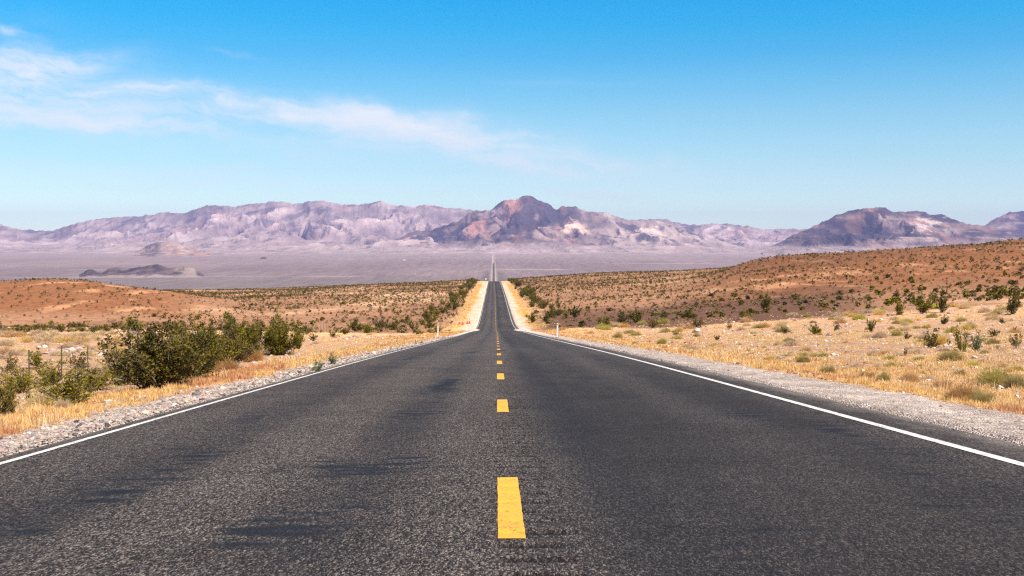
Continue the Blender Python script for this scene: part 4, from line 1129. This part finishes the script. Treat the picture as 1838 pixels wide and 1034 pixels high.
# stones ------------------------------------------------------------------------
def ico(sub=0):
    p = (1 + 5 ** 0.5) / 2
    V = np.array([(-1, p, 0), (1, p, 0), (-1, -p, 0), (1, -p, 0), (0, -1, p), (0, 1, p), (0, -1, -p), (0, 1, -p), (p, 0, -1), (p, 0, 1), (-p, 0, -1), (-p, 0, 1)], float)
    V /= np.linalg.norm(V[0])
    Fc = [(0, 11, 5), (0, 5, 1), (0, 1, 7), (0, 7, 10), (0, 10, 11), (1, 5, 9), (5, 11, 4), (11, 10, 2), (10, 7, 6), (7, 1, 8), (3, 9, 4), (3, 4, 2), (3, 2, 6), (3, 6, 8), (3, 8, 9), (4, 9, 5), (2, 4, 11), (6, 2, 10), (8, 6, 7), (9, 8, 1)]
    for _ in range(sub):
        V = list(map(tuple, V)); cache = {}; nf = []
        def mid(a, b):
            k = (min(a, b), max(a, b))
            if k not in cache:
                q = (np.array(V[a]) + V[b]); V.append(tuple(q / np.linalg.norm(q))); cache[k] = len(V) - 1
            return cache[k]
        for a, b, c in Fc:
            x, y, z = mid(a, b), mid(b, c), mid(c, a)
            nf += [(a, x, z), (b, y, x), (c, z, y), (x, y, z)]
        Fc = nf; V = np.array(V)
    return np.array(V), np.array(Fc)
def stone_shapes(n, sub, seed):
    out = []
    V0, F0 = ico(sub)
    g = np.random.default_rng(seed)
    for i in range(n):
        V = V0.copy()
        for _ in range(9):                      # chop flat facets
            d = g.normal(size=3); d /= np.linalg.norm(d); c = g.uniform(0.45, 0.85)
            e = V @ d; V -= np.clip(e - c, 0, None)[:, None] * d[None, :]
        V *= 1 + g.normal(0, 0.05, (len(V), 1))
        V *= np.array([1.0, g.uniform(0.65, 1.0), g.uniform(0.45, 0.8)])
        out.append((V, F0))
    return out
ST0 = stone_shapes(8, 0, 9)
def stone_mass(X, Y, s, cols, g, lift=0.25):
    z = ground(X, Y)
    LV, LF, LC, off = [], [], [], 0
    kd = g.integers(0, len(ST0), len(X))
    for k in range(len(ST0)):
        ii = np.where(kd == k)[0]
        v, f = ST0[k]
        a = g.uniform(0, 6.28, len(ii)); ca_, sa_ = np.cos(a), np.sin(a); ss = s[ii]
        x = (v[None, :, 0] * ca_[:, None] - v[None, :, 1] * sa_[:, None]) * ss[:, None] + X[ii][:, None]
        y = (v[None, :, 0] * sa_[:, None] + v[None, :, 1] * ca_[:, None]) * ss[:, None] + Y[ii][:, None]
        zz = v[None, :, 2] * ss[:, None] + (z[ii] + ss * lift)[:, None]
        LV.append(np.stack([x, y, zz], 2).reshape(-1, 3)); LF.append((f[None] + (np.arange(len(ii)) * len(v))[:, None, None]).reshape(-1, 3) + off); off += len(ii) * len(v)
        LC.append(np.repeat(cols[ii], len(v), 0))
    return np.concatenate(LV), np.concatenate(LF), np.concatenate(LC)
def stone_cols(n, g):
    pal = np.array([(0.46, 0.40, 0.37), (0.58, 0.52, 0.48), (0.40, 0.30, 0.27), (0.34, 0.32, 0.34), (0.20, 0.18, 0.19), (0.55, 0.42, 0.36), (0.64, 0.60, 0.56), (0.10, 0.09, 0.10)])
    return np.array([0.93, 0.87, 0.82]) * pal[g.choice(8, n, p=[.15, .17, .12, .14, .15, .10, .08, .09])] * g.uniform(0.8, 1.15, (n, 1))
g = np.random.default_rng(55)
SL = []
n = 15000; Y = logY(6.5, 95, n); X = -3.68 - np.abs(g.normal(0, 0.30 + 0.004 * Y, n)) - 0.02
SL.append(stone_mass(X, Y, (0.0068 + 0.0002 * Y) * g.lognormal(0.0, 0.62, n), stone_cols(n, g), g, 0.12))
n = 4200; Y = logY(7, 90, n); X = g.uniform(4.12, 5.75, n)
SL.append(stone_mass(X, Y, (0.0045 + 0.0002 * Y) * g.lognormal(0, 0.55, n), stone_cols(n, g) * 1.15, g, 0.0))
n = 15000; Y = logY(12, 150, n); u = g.uniform(0.03, 0.5, n) * np.where(g.random(n) < 0.55, 1, -1); X = u * Y
m_ = (np.abs(X) > 5.5) & (fbm(X / 3, Y / 6, 3, 57) < 0.15); X, Y = X[m_], Y[m_]
pc = np.array([(0.56, 0.40, 0.33), (0.62, 0.50, 0.43), (0.42, 0.27, 0.21), (0.66, 0.58, 0.52), (0.25, 0.17, 0.14)])[g.integers(0, 5, len(X))]
SL.append(stone_mass(X, Y, (0.013 + 0.0006 * Y) * g.lognormal(0, 0.5, len(X)), pc, g, 0.1))
v, f, c = parts_join(SL)
tag(link('gravel', mesh('gravel', v, f, False, c), M['stone']), 'loose grey and pink gravel along both road edges and over the fields', 'gravel', kind='stuff')

RKS = [mesh('rock', v * (1 + 0.0), f, False, np.tile(c, (len(v), 1))) for (v, f), c in zip(stone_shapes(8, 2, 19), [(0.52, 0.42, 0.38), (0.44, 0.31, 0.27), (0.58, 0.52, 0.48), (0.48, 0.36, 0.31), (0.36, 0.31, 0.31), (0.60, 0.48, 0.42), (0.40, 0.27, 0.22), (0.52, 0.46, 0.44)])]
def rock(px, py, s, label, group=None, k=None):
    X, Y = hit(px, py)
    z = float(ground(np.array([X]), np.array([Y]))[0])
    r = s * 0.5 * Y / F
    o = link('rock', RKS[int(rng.integers(0, 8)) if k is None else k], M['stonej'], None, (X, Y, z + r * 0.2))
    o.rotation_euler = (rng.uniform(-.3, .3), rng.uniform(-.3, .3), rng.uniform(0, 6.28)); o.scale = (r, r, r * rng.uniform(0.7, 1.0))
    return tag(o, label, 'rock', group)
rock(170, 745, 22, 'reddish flat rock lying on the left gravel edge', k=1)
rock(193, 724, 20, 'pale lone rock in the grass of the left verge', k=2)
rock(318, 693, 24, 'pale flat rock at the foot of the big left bush', k=2)
rock(116, 742, 10, 'small dark brown rock in the red grass on the left', k=6)
rock(398, 698, 16, 'pale rounded rock on the gravel edge beside the left line', k=7)
rock(226, 618, 10, 'round pale boulder above the left fence posts', k=2)
rock(1402, 646, 12, 'dark grey rock in the pale rock pile on the right', k=4)
rock(1800, 700, 12, 'dark rock under the yellow green clump at the right', k=6)
rock(1735, 690, 10, 'small dark rock in the stony patch on the right', k=6)
g = np.random.default_rng(66)
for i in range(46):
    t = g.random()
    rock(300 + 225 * t + g.normal(0, 6), 692 - 52 * t + g.normal(0, 3.0), g.uniform(5, 12), 'grey pink rock in the low stone row behind the left verge', 'rocks in the stone row behind the left verge')
for i in range(60):
    rock(g.uniform(70, 250), g.normal(626, 8), g.uniform(6, 16), 'pink rock in the heap behind the left fence posts', 'pink rocks behind the left fence posts')
for i in range(22):
    rock(g.normal(1425, 18), g.normal(652, 5), g.uniform(5, 11), 'whitish rock in the pale pile at the right verge', 'whitish rocks in the pile at the right verge', [2, 7, 5][i % 3])
for i in range(60):
    px = g.uniform(1100, 1838); rock(px, g.uniform(600, 640 + (px - 1100) * 0.09), g.uniform(3, 7), 'small pale rock strewn over the right field', 'small pale rocks over the right field')
for i in range(30):
    px = g.uniform(0, 260); rock(px, g.normal(768 - px * 0.22, 6), g.uniform(5, 10), 'pink rock in the red grass at the lower left', 'pink rocks in the red grass at the lower left')

# dirt thrown up at the road's bend in slope
for sx, lab in ((-1, 'left'), (1, 'right')):
    nr, na = 10, 40
    vv = []
    for i in range(nr):
        q = i / (nr - 1)
        for j in range(na):
            a = 2 * math.pi * j / na
            rr = q * (1 + 0.15 * math.sin(3 * a + sx) + 0.1 * math.sin(7 * a))
            X, Y = sx * 4.35 + 0.0 + rr * 1.45 * math.cos(a), 197 + rr * 8.0 * math.sin(a)
            vv.append((X, Y, float(zr(np.array([Y]))[0]) - 0.03 + 0.20 * (1 - q * q) + 0.02 * math.sin(9 * a + 5 * q)))
    f = [(i * na + j, i * na + (j + 1) % na, (i + 1) * na + (j + 1) % na, (i + 1) * na + j) for i in range(nr - 1) for j in range(na)]
    me = mesh('dirt_mound', np.array(vv), np.array(f), True, np.tile((0.56, 0.49, 0.45), (len(vv), 1)))
    tag(link('dirt_mound', me, M['stone']), 'low pale dirt mound lapping over the %s road edge where the road dips' % lab, 'dirt mound')

# ------------------------------------------------------------------ roadside furniture
def delineator(X, Y, label, group=None):
    z = float(ground(np.array([X]), np.array([Y]))[0])
    root = empty('marker_post', (X, Y, z))
    # a flexible blade with a slightly curved section
    a = np.linspace(-1, 1, 7); prof = [(0.052 * t, 0.014 * (1 - t * t)) for t in a] + [(0.052 * t, 0.014 * (1 - t * t) - 0.008) for t in a[::-1]]
    zs = [-0.1, 0.0, 0.5, 1.05, 1.12]; sc = [1, 1, 1, 1, 0.8]
    V = np.array([(x * s, y, zz) for zz, s in zip(zs, sc) for x, y in prof]); m_ = len(prof)
    f = [(k * m_ + i, k * m_ + (i + 1) % m_, (k + 1) * m_ + (i + 1) % m_, (k + 1) * m_ + i) for k in range(4) for i in range(m_)]
    f += [(4 * m_ + i, 4 * m_ + i + 1, 4 * m_ + m_ - 2 - i, 4 * m_ + m_ - 1 - i) for i in range(6)]
    link('post', mesh('post', V, np.array(f)), M['post_white'], root)
    v, f = box(0, -0.006, 1.01, 0.076, 0.006, 0.10)
    link('reflector', mesh('reflector', v, f), M['reflector'], root)
    v, f = box(0, 0, 0.01, 0.24, 0.20, 0.05)
    link('base', mesh('base', v, f), M['black'], root)
    root.rotation_euler = (0, rng.normal(0, 0.02), rng.normal(0, 0.1))
    return tag(root, label, 'marker post', group)
for X, Y, lab in [(4.62, 86, 'white roadside marker post nearest on the right of the road'), (4.66, 186, 'second white marker post on the right, just before the road dips'), (4.7, 262, 'third white marker post on the right, just past the dip'),
                  (4.9, 350, 'small white marker post far along the right road edge'),
                  (-4.5, 87, 'white roadside marker post nearest on the left of the road'), (-4.5, 172, 'second white marker post on the left, in front of the orange cones'), (-4.7, 250, 'third white marker post on the left, right of the orange cones'),
                  (-5.0, 335, 'fourth white marker post on the left beyond the cones'), (-5.4, 425, 'farthest white marker post on the left road edge')]:
    delineator(X, Y, lab)

def cone(X, Y, label, lean=0.0):
    z = float(ground(np.array([X]), np.array([Y]))[0])
    root = empty('traffic_cone', (X, Y, z))
    v, f = box(0, 0, 0.025, 0.42, 0.42, 0.05); link('base', mesh('base', v, f), M['black'], root)
    v, f = lathe([(0.17, 0.05), (0.148, 0.15), (0.104, 0.42), (0.055, 0.72), (0.045, 0.98), (0.03, 1.0), (0.0, 1.0)], 14)
    link('body', mesh('body', v, f, True), M['cone'], root)
    for z0, z1 in ((0.52, 0.62), (0.74, 0.80)):
        r = lambda q: float(np.interp(q, [0.05, 0.15, 0.42, 0.72, 0.98], [0.17, 0.148, 0.104, 0.055, 0.045])) + 0.004
        v, f = lathe([(r(z0) - .003, z0), (r(z0), z0), (r(z1), z1), (r(z1) - .003, z1)], 14)
        link('reflective_band', mesh('reflective_band', v, f, True), M['post_white'], root)
    root.rotation_euler = (0, lean, rng.uniform(0, 6)); root.scale = (1.25, 1.25, 1.15)
    return tag(root, label, 'traffic cone')
for X, lab in ((-8.0, 'leftmost of the four orange cones on the left shoulder'), (-7.2, 'second orange cone from the left on the left shoulder'), (-6.3, 'third orange cone from the left, behind the white post'), (-5.85, 'rightmost of the four orange cones on the left shoulder')):
    cone(X, 243 + rng.uniform(-2, 2), lab)

def marker_sign(X, Y, zc, size, m, label, diamond=True):
    z = float(ground(np.array([X]), np.array([Y]))[0])
    root = empty('road_sign', (X, Y, z))
    v, f = box(0, 0.02, zc / 2 - 0.1, 0.05, 0.03, zc + 0.2); link('post', mesh('post', v, f), M['steel'], root)
    v, f = box(0, 0, 0, size, 0.012, size)
    if diamond:
        c = math.cos(R(45)); v = np.stack([v[:, 0] * c - v[:, 2] * c, v[:, 1], v[:, 0] * c + v[:, 2] * c], 1)
    link('sign_panel', mesh('sign_panel', v + [0, 0, zc], f), M[m], root)
    return tag(root, label, 'road sign')
marker_sign(6.6, 275, 1.05, 0.62, 'sign_yellow', 'small yellow diamond sign on the right, left of the dark bush pair')
marker_sign(5.9, 400, 1.3, 0.7, 'sign_yellow', 'dull yellow diamond sign farther along the right road edge')
marker_sign(-6.0, 425, 1.6, 0.75, 'post_white', 'white square sign farther along the left road edge', False)
marker_sign(-7.6, 800, 1.6, 0.9, 'post_white', 'tiny white sign left of the far crest of the road', False)

# wire fence on the left ------------------------------------------------------------
fx = lambda y: -19.0 - (y - 45) * 0.052
z0 = float(ground(np.array([-19.0]), np.array([45.0]))[0])
fence = empty('wire_fence', (-19.0, 45.0, z0))
tag(fence, 'thin green steel post and wire fence running along the left scrub', 'fence')
fy_ = [38.3 + 4.0 * i for i in range(1, 36)]
tops = []
for y in fy_:
    x = fx(y) + rng.normal(0, 0.1); z = float(ground(np.array([x]), np.array([y]))[0])
    hgt = 1.35 + rng.normal(0, 0.04)
    v1, f1 = box(0, 0, hgt / 2 - 0.15, 0.050, 0.012, hgt + 0.3); v2, f2 = box(0, 0.0165, hgt / 2 - 0.15, 0.010, 0.02, hgt + 0.294)
    lean = np.array([rng.normal(0, 0.02), rng.normal(0, 0.02)])
    V = np.concatenate([v1, v2]); V[:, :2] += V[:, 2:3] * lean[None, :]
    o = link('post', mesh('post', V, np.concatenate([f1, f2 + 8])), M['steel_green'], fence)
    o.location = (x + 19.0, y - 45.0, z - z0)
    tops.append((x, y, z, hgt, lean))
for frac in (0.35, 0.62, 0.9):
    P = np.array([(x + l[0] * h * frac + 19, y + l[1] * h * frac - 45, z + h * frac - z0) for x, y, z, h, l in tops])
    v, f = tube(P, 0.003, 0.003, 3)
    link('wire', mesh('wire', v, f), M['steel'], fence)

# far building speck on the valley floor
def far_shed():
    Y = 6900.0; X = (726 - VX) / F * Y
    z = float(ground(np.array([X]), np.array([Y]))[0])
    root = empty('shed', (X, Y, z))
    v, f = box(0, 0, 2.5, 14, 9, 6); link('wall', mesh('wall', v, f), M['plaster'], root)
    v = np.array([(-7.4, -4.9, 5.52), (7.4, -4.9, 5.52), (7.4, 0, 7.6), (-7.4, 0, 7.6), (-7.4, 4.9, 5.52), (7.4, 4.9, 5.52)])
    link('roof', mesh('roof', v, np.array([(0, 1, 2, 3), (3, 2, 5, 4)])), M['tin'], root)
    tag(root, 'tiny pale shed far out on the valley floor left of the road', 'shed')
far_shed()

# ------------------------------------------------------------------ the air
hv, hf = box(0, 9700, 255, 34000, 27000, 800)
hz_o = link('haze', mesh('haze', hv, hf), None)
hm, ht = mat('haze_air')
HAZE_DENSITY, HAZE_COL = 4.0e-5, (0.46, 0.49, 1.0)
pv = ht.n('ShaderNodeVolumePrincipled', {'Color': (*HAZE_COL, 1.0), 'Density': HAZE_DENSITY, 'Anisotropy': 0.0})
ht.n('ShaderNodeOutputMaterial', {1: pv.outputs[0]})
hz_o.data.materials.append(hm)
tag(hz_o, 'pale blue dry air veiling the far valley and mountains', 'haze', kind='stuff')
